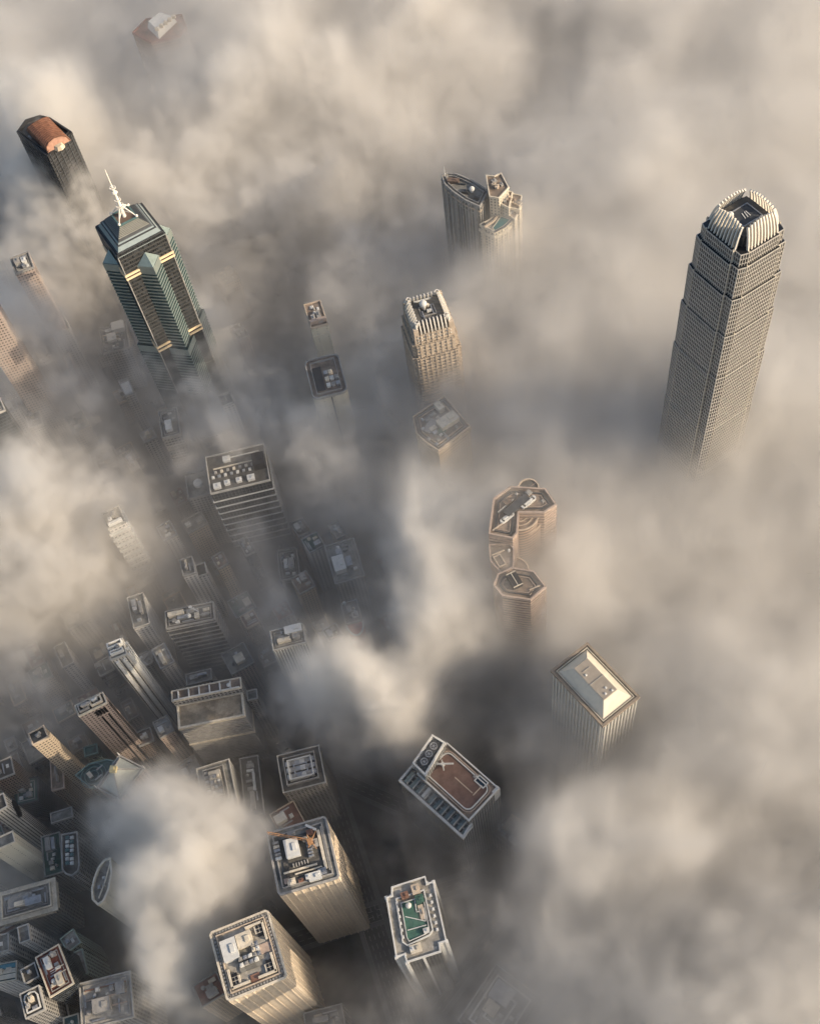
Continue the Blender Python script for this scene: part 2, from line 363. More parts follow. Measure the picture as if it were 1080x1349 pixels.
RF = dict(grey=roofmat('grey roof deck', (.22, .215, .195)), dark=roofmat('dark roof deck', (.11, .105, .095)), pale=roofmat('pale roof deck', (.36, .34, .3)), brown=roofmat('brown roof deck', (.24, .19, .15)),
          green=roofmat('green roof deck', (.045, .1, .08)), teal=roofmat('teal roof deck', (.04, .1, .11)), red=roofmat('red roof deck', (.2, .09, .07)))
CLUT = [MT['white'], MT['grey'], MT['galv'], MT['cream'], MT['grey']]
FC = dict(
    beige=facade('beige tower wall', (.5, .41, .3), (.05, .05, .055), 3.6, 2.6, .34, .6),
    grey=facade('grey tower wall', (.3, .29, .27), (.04, .045, .05), 3.4, 3, .5, .6),
    white=facade('white tower wall', (.62, .6, .56), (.06, .065, .07), 3.3, 3.4, .4, .5),
    pink=facade('pink tower wall', (.42, .34, .29), (.05, .045, .045), 3.3, 2.8, .42, .5),
    dark=facade('dark glass wall', (.07, .075, .08), (.025, .033, .04), 3.8, 1.6, .75, .86),
    teal=facade('teal glass wall', (.1, .15, .15), (.02, .05, .06), 3.8, 1.8, .7, .84),
    brown=facade('brown stone wall', (.22, .16, .12), (.03, .03, .03), 3.6, 2.2, .55, .6),
    rib=facade('ribbed pale wall', (.5, .48, .43), (.08, .08, .08), 3.9, 2.4, .92, .38),
    silver=facade('silver curtain wall', (.36, .34, .31), (.035, .036, .038), 4.2, 1.9, .62, .7, .2, .4))
# ------------------------------------------------------------------ the tall towers
def silver_tower():
    """the tallest: square with stepped corners, bays that end in a crown of curved fins"""
    c = Vector((233.5, 486)); ang = rad(24.5)
    b = Bld('skyscraper', 'tallest tower, silver and tapering, with a crown of curved white fins', 'skyscraper', [(900, 300), (1000, 300), (1000, 400)], 380, reg=False)
    b.c = c; b.ang = ang; b.cos, b.sin = math.cos(ang), math.sin(ang); b.root.location = (c.x, c.y, 0); b.root.rotation_euler.z = ang; FOOT.append((c.x, c.y, 44, b))
    tiers = [(0, 150, 23.4, 15), (150, 205, 23.1, 15), (205, 266, 22.8, 14.8), (266, 309, 22.2, 14.5), (309, 343, 21.3, 14), (343, 369, 19.9, 13.1), (369, 379, 18.2, 12)]
    def plan(a, bw, pr=1.7):
        q = a-1.6; s1 = a+pr-1.2
        base = [(-bw, -s1), (bw, -s1), (bw, -q-1.2), (q-1.5, -q-1.2), (q-1.5, -q+.3), (q+1.2, -q+.3)]
        # corner block stands a little back from the bays
        side = [(-bw, -s1), (bw, -s1), (bw, -a+1.2), (a-1.2, -a+1.2)]
        out = []
        for k in range(4):
            cs, sn = round(math.cos(k*math.pi/2)), round(math.sin(k*math.pi/2))
            out += [(x*cs-y*sn, x*sn+y*cs) for x, y in side]
        return out
    band = MB(); led = MB(); mul = MB(); wall = MB(); edge = MB()
    for z0, z1, a, bw in tiers:
        p = plan(a, bw); wall.sides(p, z0, z1); wall.cap(p, z1)
        bd = MB(); bd.ring(off(p, .15), off(p, -.6), z1-4.4, z1-.6); bd.build('dark_band', MT['dark'], b.root)
        led_z = z1-.1
        while led_z > max(z0, 95):
            led.ring(off(p, .42), off(p, -.2), led_z-.75, led_z); led_z -= 3.9
        n = len(p)
        for i in range(n):
            A, B_ = Vector(p[i]), Vector(p[(i+1) % n]); l = (B_-A).length
            if l < 3: continue
            k = max(2, round(l/1.65)); an = math.atan2(B_.y-A.y, B_.x-A.x); nr = Vector(((B_-A).y, -(B_-A).x)).normalized()
            for j in range(k+1):
                q = A+(B_-A)*(j/k)+nr*.25; mul.box(q.x, q.y, max(z0, 90), .38, .7, z1-.5-max(z0, 90), an)
        for i in range(0, n, 4):
            for q in (p[i], p[(i+1) % n]): edge.box(q[0], q[1], max(z0, 90), .75, .75, z1-max(z0, 90)+1.0)
    b.root_wall = wall.build('wall', plain('dark tower glass', (.028, .03, .032), .2, 0, .3, .3, .6), b.root)
    pass; led.build('floor_ledges', MT['silver'], b.root); mul.build('mullions', MT['silver'], b.root); edge.build('corner_rib', MT['cream'], b.root)
    # crown
    m = MB(); m.prism(rectp(25, 25), 378.5, 387); r = m.build('roof', RF['dark'], b.root); b.roof = r; b.h = 387
    m = MB(); m.ring(rectp(15.5, 14), rectp(14.3, 12.8), 387, 388.6); m.build('roof_kerb', MT['galv'], r)
    m = MB(); m.prism(rectp(14, 12.5), 387, 388.1); m.build('landing_deck', MT['dark'], r)
    m = MB()
    for k in range(3): m.bar((-2+k*2, -2.2, 388.3), (-.9+k*2 if k < 2 else 2.2, 2.2, 388.3), .45)
    m.build('deck_marking', MT['white'], r)
    b.item('radome', -8.2, 4.5, 4.4, 4.4, 4.4, MT['white'], 0, 387)
    for k in range(4):
        a = k*math.pi/2; cs, sn = math.cos(a), math.sin(a)
        for j in range(10):
            x = -12+24*j/9; hi = 396-abs(j-4.5)**2*.11; m = MB(); pts = []
            for t in range(9):
                u = t/8; pts.append((x*(1-.16*u*u), -(18.6-5.6*u**2.1), 366+(hi-366)*(1-(1-u)**1.15)))
            for (x0, y0, z0), (x1, y1, z1) in zip(pts, pts[1:]):
                w = .44; dp = 1.5
                f = lambda X, Y, Z: (X*cs-Y*sn, X*sn+Y*cs, Z)
                P = [f(x0-w, y0, z0), f(x0+w, y0, z0), f(x0+w, y0+dp, z0-.8), f(x0-w, y0+dp, z0-.8)]; Q = [f(x1-w, y1, z1), f(x1+w, y1, z1), f(x1+w, y1+dp, z1-.8), f(x1-w, y1+dp, z1-.8)]
                for i in range(4): m.face([P[i], P[(i+1) % 4], Q[(i+1) % 4], Q[i]])
                if z1 == pts[-1][2]: m.face(Q)
            m.build('crown_fin', plain('white fin', (.74, .7, .62), .45, .1, .06), b.root)
        m = MB(); m.box(0, -13.2, 378, 22, 1, 8, 0)
        o = m.build('crown_screen', MT['dark'], b.root); o.rotation_euler.z = a
    return b
def mast_tower():
    """star-plan tower: a square shaft with a triangular prism on each face, stepped crown and a ringed mast"""
    b = Bld('skyscraper', 'dark teal tower with a ringed white mast on its stepped glass crown', 'skyscraper', [(127, 296), (188, 265), (216, 306)], 275, reg=False)
    N = at(155, 338, 275).to_2d(); ang = rad(24.2); u = Vector((math.cos(ang), math.sin(ang))); v = Vector((-u.y, u.x)); a = 21.0
    c = N+u*a+v*a; b.c = c; b.ang = ang; b.cos, b.sin = math.cos(ang), math.sin(ang); b.root.location = (c.x, c.y, 0); b.root.rotation_euler.z = ang; FOOT.append((c.x, c.y, 34, b))
    glass = facade('smoked glass shaft', (.06, .06, .058), (.018, .021, .024), 3.9, 1.7, .62, .8, .3, .7)
    sq = rectp(2*a, 2*a); m = MB(); m.sides(sq, 0, 275); m.cap(sq, 275); m.build('shaft', glass, b.root)
    b.ledges(plain('shaft ledge', (.075, .078, .078), .5, .2), 7.8, .3, .5, 100, 274, sq, 'floor_ledges')
    gold = plain('cream band', (.85, .66, .42), .5, 0, .05)
    for z in (250.5, 254.2, 161.5, 166):
        m = MB(); m.ring(off(sq, .9), off(sq, -.2), z-1.9, z); m.build('cream_band', gold, b.root)
    m = MB(); edge = [(x, y) for x in (-a, a) for y in (-a, a)]
    for x, y in edge: m.box(x, y, 100, .8, .8, 173)
    m.build('corner_rib', MT['grey'], b.root)
    pg = plain('prism glass', (.02, .05, .055), .2, 0, .3, .3, .5); pl = plain('prism ledge', (.25, .29, .27), .4, .3, .08)
    hw = 9.6
    for k in range(4):
        t = k*math.pi/2; R = lambda x, y: (x*math.cos(t)-y*math.sin(t), x*math.sin(t)+y*math.cos(t))
        for zb, zt, e in ((0, 158, 2.5), (158, 257, 0)):
            tri = [R(-hw-e, -a-.05), R(0, -a-hw-e), R(hw+e, -a-.05)]
            m = MB(); m.prism(tri, zb, zt); pr = m.build('corner_prism', pg, b.root)
            m = MB(); z = zt-.2
            m.ring(off(tri, .3), off(tri, -.3), z-8, z); z -= 10
            while z > max(zb, 95): m.ring(off(tri, .45), off(tri, -.3), z-1.25, z); z -= 3.9
            m.build('prism_ledges', pl, pr)
        m = MB(); A_, B_, C_ = R(-hw, -a), R(0, -a-hw), R(hw, -a); ap = R(0, -a-1); m.face([(*A_, 257), (*B_, 257), (*ap, 267)]); m.face([(*B_, 257), (*C_, 257), (*ap, 267)])
        m.build('prism_cap', plain('cap glass', (.24, .3, .29), .25, .3, .1), b.root)
    # crown in three sloping steps with dark slots
    lv = [(21.3, 273, 15.2, 281, 'white'), (14.8, 281, 13.4, 283, 'dark'), (13.4, 283, 7.8, 288.5, 'p')]
    pane = plain('crown glass', (.3, .35, .34), .25, .3, .06)
    for r0, z0, r1, z1, k in lv:
        m = MB(); m.prism(rectp(2*r0, 2*r0), z0, z1, rectp(2*r1, 2*r1)); o = m.build('crown_step', {'white': pane, 'dark': MT['dark'], 'p': plain('crown louvre', (.42, .42, .36), .5, .1, .08)}[k], b.root)
        if k != 'dark':
            m = MB(); n = 2 if k == 'white' else 7
            for i in range(n):
                t = (i+.55)/n; rr = r0+(r1-r0)*t; z = z0+(z1-z0)*t; m.ring(rectp(2*rr+.5, 2*rr+.5), rectp(2*rr-1.2, 2*rr-1.2), z-.1, z+(.9 if k == 'white' else .35))
            m.build('crown_slot', MT['dark'], o)
    m = MB(); m.ring(rectp(16.2, 16.2), rectp(13.6, 13.6), 288.4, 289.6); m.build('crown_rim', MT['teal'], b.root)
    m = MB(); m.prism(rectp(13.4, 13.4), 288.4, 289); r = m.build('roof', MT['brown'], b.root)
    mm = plain('white mast', (.85, .8, .7), .4, 0, .05); m = MB()
    m.cyl(0, 0, 289, 1.8, 14, 12, 1.3); m.cyl(0, 0, 303, 1.2, 13, 10, .9); m.cyl(0, 0, 316, .6, 20, 8, .3)
    m.cyl(0, 0, 311.5, 1, 1.6, 14, 2.5); m.cyl(0, 0, 313.1, 2.5, 1, 14, 1.9)
    ms = m.build('mast', mm, b.root)
    for z, R_ in ((300, 3.0), (306, 2.4), (318, 2.3)):
        m = MB(); n = 18; 
        for i in range(n):
            t0, t1 = 2*math.pi*i/n, 2*math.pi*(i+1)/n; m.bar((R_*math.cos(t0), R_*math.sin(t0), z), (R_*math.cos(t1), R_*math.sin(t1), z), .55)
        for i in range(4): m.bar((0, 0, z), (R_*math.cos(i*math.pi/2), R_*math.sin(i*math.pi/2), z), .35)
        m.build('mast_ring', mm, ms)
    for sx in (-1, 1):
        for sy in (-1, 1):
            m = MB(); m.bar((7.6*sx, 7.6*sy, 289.6), (5.6*sx, 5.6*sy, 293), .6); m.bar((5.6*sx, 5.6*sy, 293), (0, 0, 301), .75); m.bar((5.6*sx, 5.6*sy, 293), (0, 0, 295), .5); m.ball(7.6*sx, 7.6*sy, 290.4, 1.2, 10); m.build('mast_strut', mm, b.root)
    return b
def round_fin_tower():
    b = Bld('office_tower', 'square beige tower with a comb of white fins and a white radome on top', 'office tower', [(530, 394), (580, 380), (596, 420)], 205)
    w, d = b.w, b.d
    P0 = rectp(w+4, d+4); st = [(0, 172, 4), (172, 186, 2.5), (186, 197, .6)]
    wall = facade('beige stepped wall', (.5, .43, .34), (.06, .055, .05), 3.9, 1.8, .5, .6, .3)
    for i, (z0, z1, e) in enumerate(st):
        cpt = [(-w/2-e+3, -d/2-e), (w/2+e-3, -d/2-e), (w/2+e-3, -d/2-e+3), (w/2+e, -d/2-e+3), (w/2+e, d/2+e-3), (w/2+e-3, d/2+e-3), (w/2+e-3, d/2+e), (-w/2-e+3, d/2+e), (-w/2-e+3, d/2+e-3), (-w/2-e, d/2+e-3), (-w/2-e, -d/2-e+3), (-w/2-e+3, -d/2-e+3)]
        m = MB(); m.sides(cpt, z0, z1); m.cap(cpt, z1); m.build('wall', wall, b.root)
        b.ledges(MT['beige'], 3.9, .55, 1.5, max(z0, 80), z1, cpt, 'floor_ledges'); b.fins(MT['beige'], 4.4, .9, .7, max(z0, 80), z1+.5, cpt, 'mullions')
    r = rectp(w-6, d-6); m = MB(); m.prism(r, 196.5, 203); b.roof = m.build('roof', RF['dark'], b.root); b.h = 203.2
    for k in range(4):
        t = k*math.pi/2; L_, D_ = ((w, d) if k % 2 == 0 else (d, w)); n = 10
        for j in range(n):
            x = (-.42+.84*j/(n-1))*L_; m = MB(); R = lambda x, y, z: (x*math.cos(t)-y*math.sin(t), x*math.sin(t)+y*math.cos(t), z)
            pr = [(-D_/2-1, 190), (-D_/2-.2, 201), (-D_/2+3.2, 208), (-D_/2+5, 208), (-D_/2+2.6, 196)]
            A_ = [R(x-.5, y, z) for y, z in pr]; B_ = [R(x+.5, y, z) for y, z in pr]; m.face(A_[::-1]); m.face(B_)
            for i in range(5): m.face([A_[i], A_[(i+1) % 5], B_[(i+1) % 5], B_[i]])
            m.build('crown_fin', MATS['white fin'], b.root)
    for sx in (-1, 1):
        for sy in (-1, 1): m = MB(); m.box(sx*(w/2-1.5), sy*(d/2-1.5), 186, 4, 4, 17); m.build('corner_pier', MT['beige'], b.root)
    b.item('radome', -2, d*.14, 6.5, 6, 6, MT['white']); b.item('frame', 0, 0, w*.4, d*.32, .6, MT['grey']); b.clutter(11, 5, rectp(w-12, d-12), big=False)
    b.item('duct', -1, d*.33, w*.45, 1, 1, MT['white'])
def copper_tower():
    px = [(23.6, 176), (64, 207), (96, 176), (67, 157), (54, 154), (35, 160)]
    b = Bld('office_tower', 'black tower topped by a ribbed copper vault roof', 'office tower', px, 225, rect=False)
    blk = facade('black granite wall', (.03, .03, .032), (.02, .022, .025), 3.8, 2.2, .5, .5, .2, .6)
    b.shell(blk, RF['dark'], MT['black'], (2.2, 1.2)); p = b.poly
    b.ledges(MT['dark'], 3.8, .3, .8, 90, 222); b.fins(MT['dark'], 6, .8, .8, 90, 226)
    m = MB(); m.ring(off(p, -1.6), off(p, -2.3), 225, 228.5); m.build('screen_wall', MT['black'], b.root)
    # copper vault: an arched half-barrel with ribs, its round end glazed
    A_, B_ = Vector(b.L(50, 160, 233)), Vector(b.L(73, 184, 233)); ax = (B_-A_); ln = ax.length*1.2; ax.normalize(); n_ = Vector((-ax.y, ax.x)); mid = (A_+B_)/2; hwid = 12; hh = 7
    def pt(s_, t): q = mid+ax*s_*(1-.22*math.sin(t))+n_*(hwid*math.cos(t)); return (q.x, q.y, 227+hh*math.sin(t)**.8)
    m = MB(); k = 6
    for i in range(k):
        t0, t1 = math.pi*i/k, math.pi*(i+1)/k; m.face([pt(-ln/2, t0), pt(ln/2, t0), pt(ln/2*.86, t1) if 0 else pt(ln/2, t1), pt(-ln/2, t1)])
    for sgn in (-1, 1): m.face([pt(sgn*ln/2, math.pi*i/k) for i in range(k+1)][::sgn])
    v = m.build('copper_roof', MT['copper'], b.root)
    for j in range(13):
        s_ = -ln/2+ln*j/12; m = MB()
        for i in range(k):
            a0, a1 = Vector(pt(s_, math.pi*i/k)), Vector(pt(s_, math.pi*(i+1)/k)); m.bar(a0+Vector((0, 0, .3)), a1+Vector((0, 0, .3)), .7)
        m.build('copper_rib', plain('dark copper', (.24, .12, .075), .5, .3), v)
    q = mid+ax*(ln/2-.5); m = MB(); m.cyl(q.x, q.y, 226, 5.5, 3.4, 8, 3.6); m.build('glazed_lantern', plain('lantern glass', (.6, .5, .36), .3), b.root)
    for px_, py_ in ((40, 182), (57, 196), (84, 181)): b.ip('cooling_unit', px_, py_, 4, 2, 1.5, MT['galv'])
def hip_tower():
    b = Bld('office_tower', 'white ribbed tower with a hipped cream roof around a flat grey centre', 'office tower', [(728, 884), (773, 849), (831, 925)], 178)
    w, d = b.w, b.d; wall = plain('white tower panel', (.58, .56, .5), .6, 0, .08)
    m = MB(); m.sides(b.poly, 0, 178); m.build('wall', facade('pale window wall', (.55, .53, .48), (.2, .2, .19), 3.6, 3.1, .5, .45, .3, .3), b.root)
    b.fins(wall, 3.1, 1.1, 1.0, 40, 176, None, 'ribs')
    m = MB(); m.ring(off(b.poly, 1.2), off(b.poly, -.5), 176, 178.6); m.build('parapet', MT['brownrim'], b.root)
    m = MB(); m.ring(off(b.poly, -1.5), off(b.poly, -2.0), 177, 178.4); m.build('gutter_rail', MT['cream'], b.root)
    m = MB(); m.prism(off(b.poly, -.5), 176.2, 176.8); r = m.build('roof', RF['grey'], b.root); b.roof = r
    m = MB(); i0 = rectp(w-4.6, d-4.6); i1 = rectp(w*.4, d*.6); m.prism(i0, 177, 186, i1); m.build('hipped_roof', plain('cream roof panel', (.66, .6, .48), .5, 0, .07), r)
    m = MB(); m.prism(rectp(w*.4-.8, d*.6-.8), 186, 186.5); c = m.build('roof_centre', plain('beige roof felt', (.33, .29, .24), .8, 0, .1), r)
    m = MB(); m.box(0, -d*.02, 186.5, w*.4, .4, .4); m.box(0, d*.18, 186.5, w*.2, .3, .5); m.build('roof_seam', MT['grey'], c)
    for x, y in ((1, -9), (-2, -12), (3, -13), (-3, 6)): b.item('skylight', x, y, 1.6, 1.6, .8, MT['white'], 0, 186.5, c)
def hex_towers():
    wall = facade('granite banded wall', (.5, .37, .28), (.1, .075, .06), 3.7, 40, .42, .99, .3, .3)
    px1 = [(649.7, 658), (672, 642), (718, 645), (732.8, 666), (716.5, 676.4), (683, 676.4), (681, 703), (675, 710.5), (643.8, 704.5)]
    px2 = [(656, 757), (675, 749), (703, 753.5), (719, 774), (698.7, 791.5), (661.6, 786), (650, 772)]
    for px, lab, k in ((px1, 'pink granite tower with two long white tanks on its angular roof', 0), (px2, 'pink granite tower with a black ridged box on its roof and a lower wing behind', 1)):
        b = Bld('office_tower', lab, 'office tower', px, 188-k*6, rect=False)
        b.shell(wall, RF['brown'], MT['pink'], (1.8, 1.0)); b.ledges(MT['pink'], 3.7, .35, 1.3, 60, b.h-3)
        m = MB(); q = off(b.poly, -3.6); m.ring(q, off(q, -.7), b.h-.3, b.h+1); m.build('rail', MT['dark'], b.root)
        m = MB(); q = off(b.poly, -5.4); m.ring(q, off(q, -.4), b.h-.3, b.h+.6); m.build('roof_kerb', MT['pink'], b.root)
        def arc(cx, cy, rr, h0, a0, a1, nm='round_terrace', mat=RF['brown']):
            x, y = b.L(cx, cy, h0); n = 16; pts = [(x, y)]+[(x+rr*math.cos(a0+(a1-a0)*i/n), y+rr*math.sin(a0+(a1-a0)*i/n)) for i in range(n+1)]
            m = MB(); m.prism(pts, 0, h0); o = m.build(nm, wall, b.root); m = MB(); m.prism(off(pts, -.6), h0, h0+.25); m.build('terrace_deck', mat, o)
            for f in (1, .72, .48):
                if f < 1 and rr < 12: continue
                m = MB()
                for i in range(n):
                    t0, t1 = a0+(a1-a0)*i/n, a0+(a1-a0)*(i+1)/n; m.bar((x+rr*f*math.cos(t0), y+rr*f*math.sin(t0), h0+.7), (x+rr*f*math.cos(t1), y+rr*f*math.sin(t1), h0+.7), 1.1 if f == 1 else .7)
                m.build('curved_rim', MT['beige'], o)
        def angs(p0, p1, h0):
            x, y = b.L(*p0, h0); X, Y = b.L(*p1, h0); return math.atan2(Y-y, X-x), math.hypot(X-x, Y-y)
        if k == 0:
            a0, _ = angs((683, 676), (683, 700), 182); a1, _ = angs((683, 676), (710, 678), 182); 
            if a1 < a0: a1 += 2*math.pi
            arc(683, 677, 14.5, 181, a0, a1); arc(684, 679, 17.5, 172, a0, a1)
            arc(696, 643, 7.5, 185, 0, 2*math.pi, 'round_bay', RF['dark'])
            e, _ = angs((660, 690), (705, 652), 188); d_, _ = angs((660, 690), (705, 652), 188)
            for p0, p1, w_, h_, mt, nm in (((661.5, 686), (674, 677), 3.4, 2.6, MT['white'], 'white_tank'), ((689, 666.5), (702.5, 655.5), 3.6, 2.6, MT['white'], 'white_tank'), ((666, 678), (694, 654), 6, 3.2, MT['dark'], 'plant_room'), ((656, 674), (676, 657), 1, 1.5, MT['cream'], 'duct')):
                A_, B_ = b.L(*p0, 190), b.L(*p1, 190); l = math.hypot(B_[0]-A_[0], B_[1]-A_[1]); t = math.atan2(B_[1]-A_[1], B_[0]-A_[0]); cx, cy = (A_[0]+B_[0])/2, (A_[1]+B_[1])/2
                m = MB(); m.box(cx, cy, 187.8, l, w_, h_, t)
                if nm == 'white_tank':
                    for s_ in (-1, 1): m.cyl(cx+s_*l/2*math.cos(t), cy+s_*l/2*math.sin(t), 187.8, w_/2, h_, 12)
                    m.bar((cx-l*.4*math.cos(t), cy-l*.4*math.sin(t), 190.6), (cx+l*.4*math.cos(t), cy+l*.4*math.sin(t), 190.6), .7)
                m.build(nm, mt, b.roof)
            b.ip('cooling_unit', 696, 650, 4, 4, 1.6, MT['grey'], t, 189); b.ip('plant_room', 668, 662, 5, 4, 1.6, MT['brown'], t); b.ip('water_tank', 680, 652, 2.5, 2.5, 2, MT['grey']); b.ip('duct', 655, 695, 9, 1, .8, MT['beige'], 0); b.ip('skylight', 715, 660, 3, 3, 1, MT['grey'], t)
        else:
            W_ = ccw([b.L(*q_, 179) for q_ in ((644, 718), (672, 717), (677, 724), (676, 748), (660, 756), (646, 740))]); m = MB(); m.prism(W_, 0, 179); lw = m.build('lower_wing', wall, b.root)
            m = MB(); m.ring(off(W_, .3), off(W_, -.8), 178, 180.4); m.build('parapet', MT['pink'], lw); m = MB(); m.prism(off(W_, -.9), 179, 179.3); m.build('roof_deck', RF['brown'], lw)
            arc(677, 752, 10.5, 168, angs((677, 748), (696, 752), 174)[0], angs((677, 748), (696, 752), 174)[0]+math.pi/2*1.05)
            t, _ = angs((666, 757), (678, 777), 182); m = MB(); x, y = b.L(677.5, 765, 184); m.box(x, y, 181.8, 11, 7.5, 4.5, t); o = m.build('ridged_plant_box', MT['black'], b.roof)
            m = MB(); m.bar((x-5.5*math.cos(t), y-5.5*math.sin(t), 186.5), (x+5.5*math.cos(t), y+5.5*math.sin(t), 186.5), .5); c_, s_ = math.cos(t), math.sin(t)
            for f in (-1, 1): m.bar((x+f*5.6*c_-3.7*s_, y+f*5.6*s_+3.7*c_, 186.2), (x+f*5.6*c_+3.7*s_, y+f*5.6*s_-3.7*c_, 186.2), .6)
            m.build('box_trim', MT['cream'], o)
            b.ip('frame', 658, 739, 10, 6, 1.2, MT['beige'], t, 179.3); b.ip('duct', 656, 729, 10, .9, .9, MT['beige'], 0, 179.3); b.ip('duct', 704, 775, 8, .8, .8, MT['beige'], t+1.5); b.ip('water_tank', 670, 726, 2, 2, 2, MT['white'], 0, 179.3); b.ip('duct', 700, 781, 5, .8, .7, MT['beige'], .5)
def twin_landmarks():
    wall = facade('cream stone wall', (.6, .51, .39), (.4, .33, .25), 3.4, 3.0, .3, .5, .5, .3)
    for px, h, lab, sd in (([(351, 1098), (429, 1075), (442, 1158)], 155, 'cream ribbed tower with an orange crane and one white box on its roof', 3), ([(276, 1229), (353, 1198), (368, 1292)], 155, 'cream ribbed tower with two white roof boxes and a dotted parapet, half in cloud', 5)):
        b = Bld('office_tower', lab, 'office tower', px, h); w, d = b.w, b.d
        c_ = 1.6; pl = [(-w/2+c_, -d/2), (w/2-c_, -d/2), (w/2, -d/2+c_), (w/2, d/2-c_), (w/2-c_, d/2), (-w/2+c_, d/2), (-w/2, d/2-c_), (-w/2, -d/2+c_)]
        b.poly = pl; b.shell(wall, RF['pale' if sd == 5 else 'grey'], MT['cream'] if sd == 5 else MT['grey'], (.8, 1.1)); b.fins(plain('cream stone rib', (.64, .55, .43), .8, 0, .1), 5.6, .55, .8, 0, h-1, None, 'ribs')
        m = MB(); q = rectp(w-7, d-7); m.ring(q, rectp(w-8.4, d-8.4), h-.2, h+1.4); m.build('roof_kerb', MT['beige'] if sd == 5 else MT['grey'], b.root)
        if sd == 3:
            m = MB(); m.prism(rectp(w-14, d-15, 0, .5), h-.2, h+.6); m.build('raised_deck', RF['dark'], b.roof)
            b.ip('plant_room', 386, 1119, 9, 12, 4.5, MT['white'])
            m = MB(); A_ = b.L(352, 1098, h+8); B_ = b.L(408, 1108, h+6); D_ = b.L(416, 1098, h+4)
            for dz, dx in ((0, 0), (0, 1.5), (1.6, .75)): m.bar((A_[0], A_[1]+dx, h+7+dz), (B_[0], B_[1]+dx, h+5+dz), .32)
            k = 12
            for i in range(k):
                f0, f1 = i/k, (i+1)/k; m.bar((A_[0]+(B_[0]-A_[0])*f0, A_[1]+(B_[1]-A_[1])*f0, h+7-2*f0), (A_[0]+(B_[0]-A_[0])*f1, A_[1]+(B_[1]-A_[1])*f1+1.5, h+7-2*f1), .22)
            m.box(B_[0], B_[1], h, 3.2, 3.2, 7); m.bar((B_[0]-2, B_[1]-3, h+3), (B_[0]+5, B_[1]+6, h+4), .6); m.bar((B_[0]+3, B_[1]-5, h+2), (B_[0]-1, B_[1]+5, h+6), .5); m.build('roof_crane', MT['orange'], b.roof)
            b.ip('duct', 410, 1091, 8, 1.6, 2, MT['white'], -.7); b.item('duct', w*.33, 0, 2, d*.62, 1.4, MT['cream']); b.item('duct', w*.38, 0, .8, d*.7, 1.4, MT['grey'])
            b.item('duct', -3, -d*.2, w*.55, 1.2, 1.2, MT['cream']); b.item('duct', w*.05, -d*.26, w*.45, .8, 1.2, MT['cream'])
            for i in range(6): b.item('skylight', -w*.17+i*1.9, -d*.12, 1.1, 3.2, 2.4, MT['grey'])
            for i in range(5): b.item('cooling_unit', w*.14, -d*.06+i*2.2, 3.4, 1.4, 2.4, MT['galv'])
            for i in range(5): b.item('cooling_unit', -w*.38, d*.05+i*2.6, 4, 1.8, 1.8, CLUT[i % 5])
            for x, y, a_, c2, h2, mt in ((-.25, -.36, 5, 3.6, 2.6, 'cream'), (-.32, -.33, 3, 3, 2, 'pink'), (.13, -.38, 8, 5, 2.6, 'white'), (.26, -.34, 5, 4, 2, 'galv'), (-.1, -.38, 3, 2, 2, 'copper'), (.02, -.36, 2.6, 3, 3, 'white'), (.2, .3, 4, 3, 3, 'copper'), (.1, .22, 3, 3, 2.4, 'beige'), (.24, .12, 4, 5, 2, 'grey'), (-.1, .36, 5, 2.5, 2, 'grey')): b.item('plant_room', w*x, d*y, a_, c2, h2, MT[mt])
        else:
            b.item('plant_room', -w*.24, d*.14, 9.5, 13, 5, MT['white']); b.item('plant_room', w*.02, d*.2, 9.5, 9, 3.6, MT['cream'])
            for sx, sy in ((1, 1), (1, -1), (-1, -1)):
                m = MB(); X, Y = sx*w*.36, sy*d*.36; m.box(X, Y-sy*5.5, h-.2, 1.4, 12, 2.4); m.box(X-sx*5.5, Y, h-.2, 12, 1.4, 2.4); m.box(X-sx*3.6, Y-sy*3.6, h-.2, 5, 5, 1.6); m.build('corner_screen', MT['cream'], b.roof)
                for i in range(3):
                    for j in range(2): b.item('deck_patch', X-sx*(1.9+j*2.1), Y-sy*(2.2+i*2.5), 1.5, 1.9, 1.9, MT['black'])
            b.item('deck_patch', w*.3, d*.0, 8, 6, .7, MT['pink']); b.item('deck_patch', w*.02, -d*.34, 6, 5, .8, MT['copper'])
            m = MB(); m.prism(rectp(w*.36, d*.3, 0, -d*.06), h-.2, h+1.0); m.build('raised_deck', RF['grey'], b.roof)
            for i in range(7): b.item('cooling_unit', -w*.12+(i % 4)*3.2, -d*.12+(i//4)*3.6, 2.6, 2.2, 2.6, CLUT[i % 3], 0, h+1.3)
            for i in range(6): b.item('plant_room', w*.12+(i % 2)*2.6, -d*.05+(i//2)*3.2, 1.8, 2.2, 3, CLUT[(i+1) % 4])
            m = MB()
            for s_ in (1, -1):
                for i in range(18): m.box(s_*(w/2-2.2), -d/2+2.5+i*(d-5)/17, h-.2, 1.3, 1.1, .9); m.box(-w/2+2.5+i*(w-5)/17, s_*(d/2-2.2), h-.2, 1.1, 1.3, .9)
            m.build('parapet_dentils', MT['grey'], b.roof)['kind'] = 'stuff'
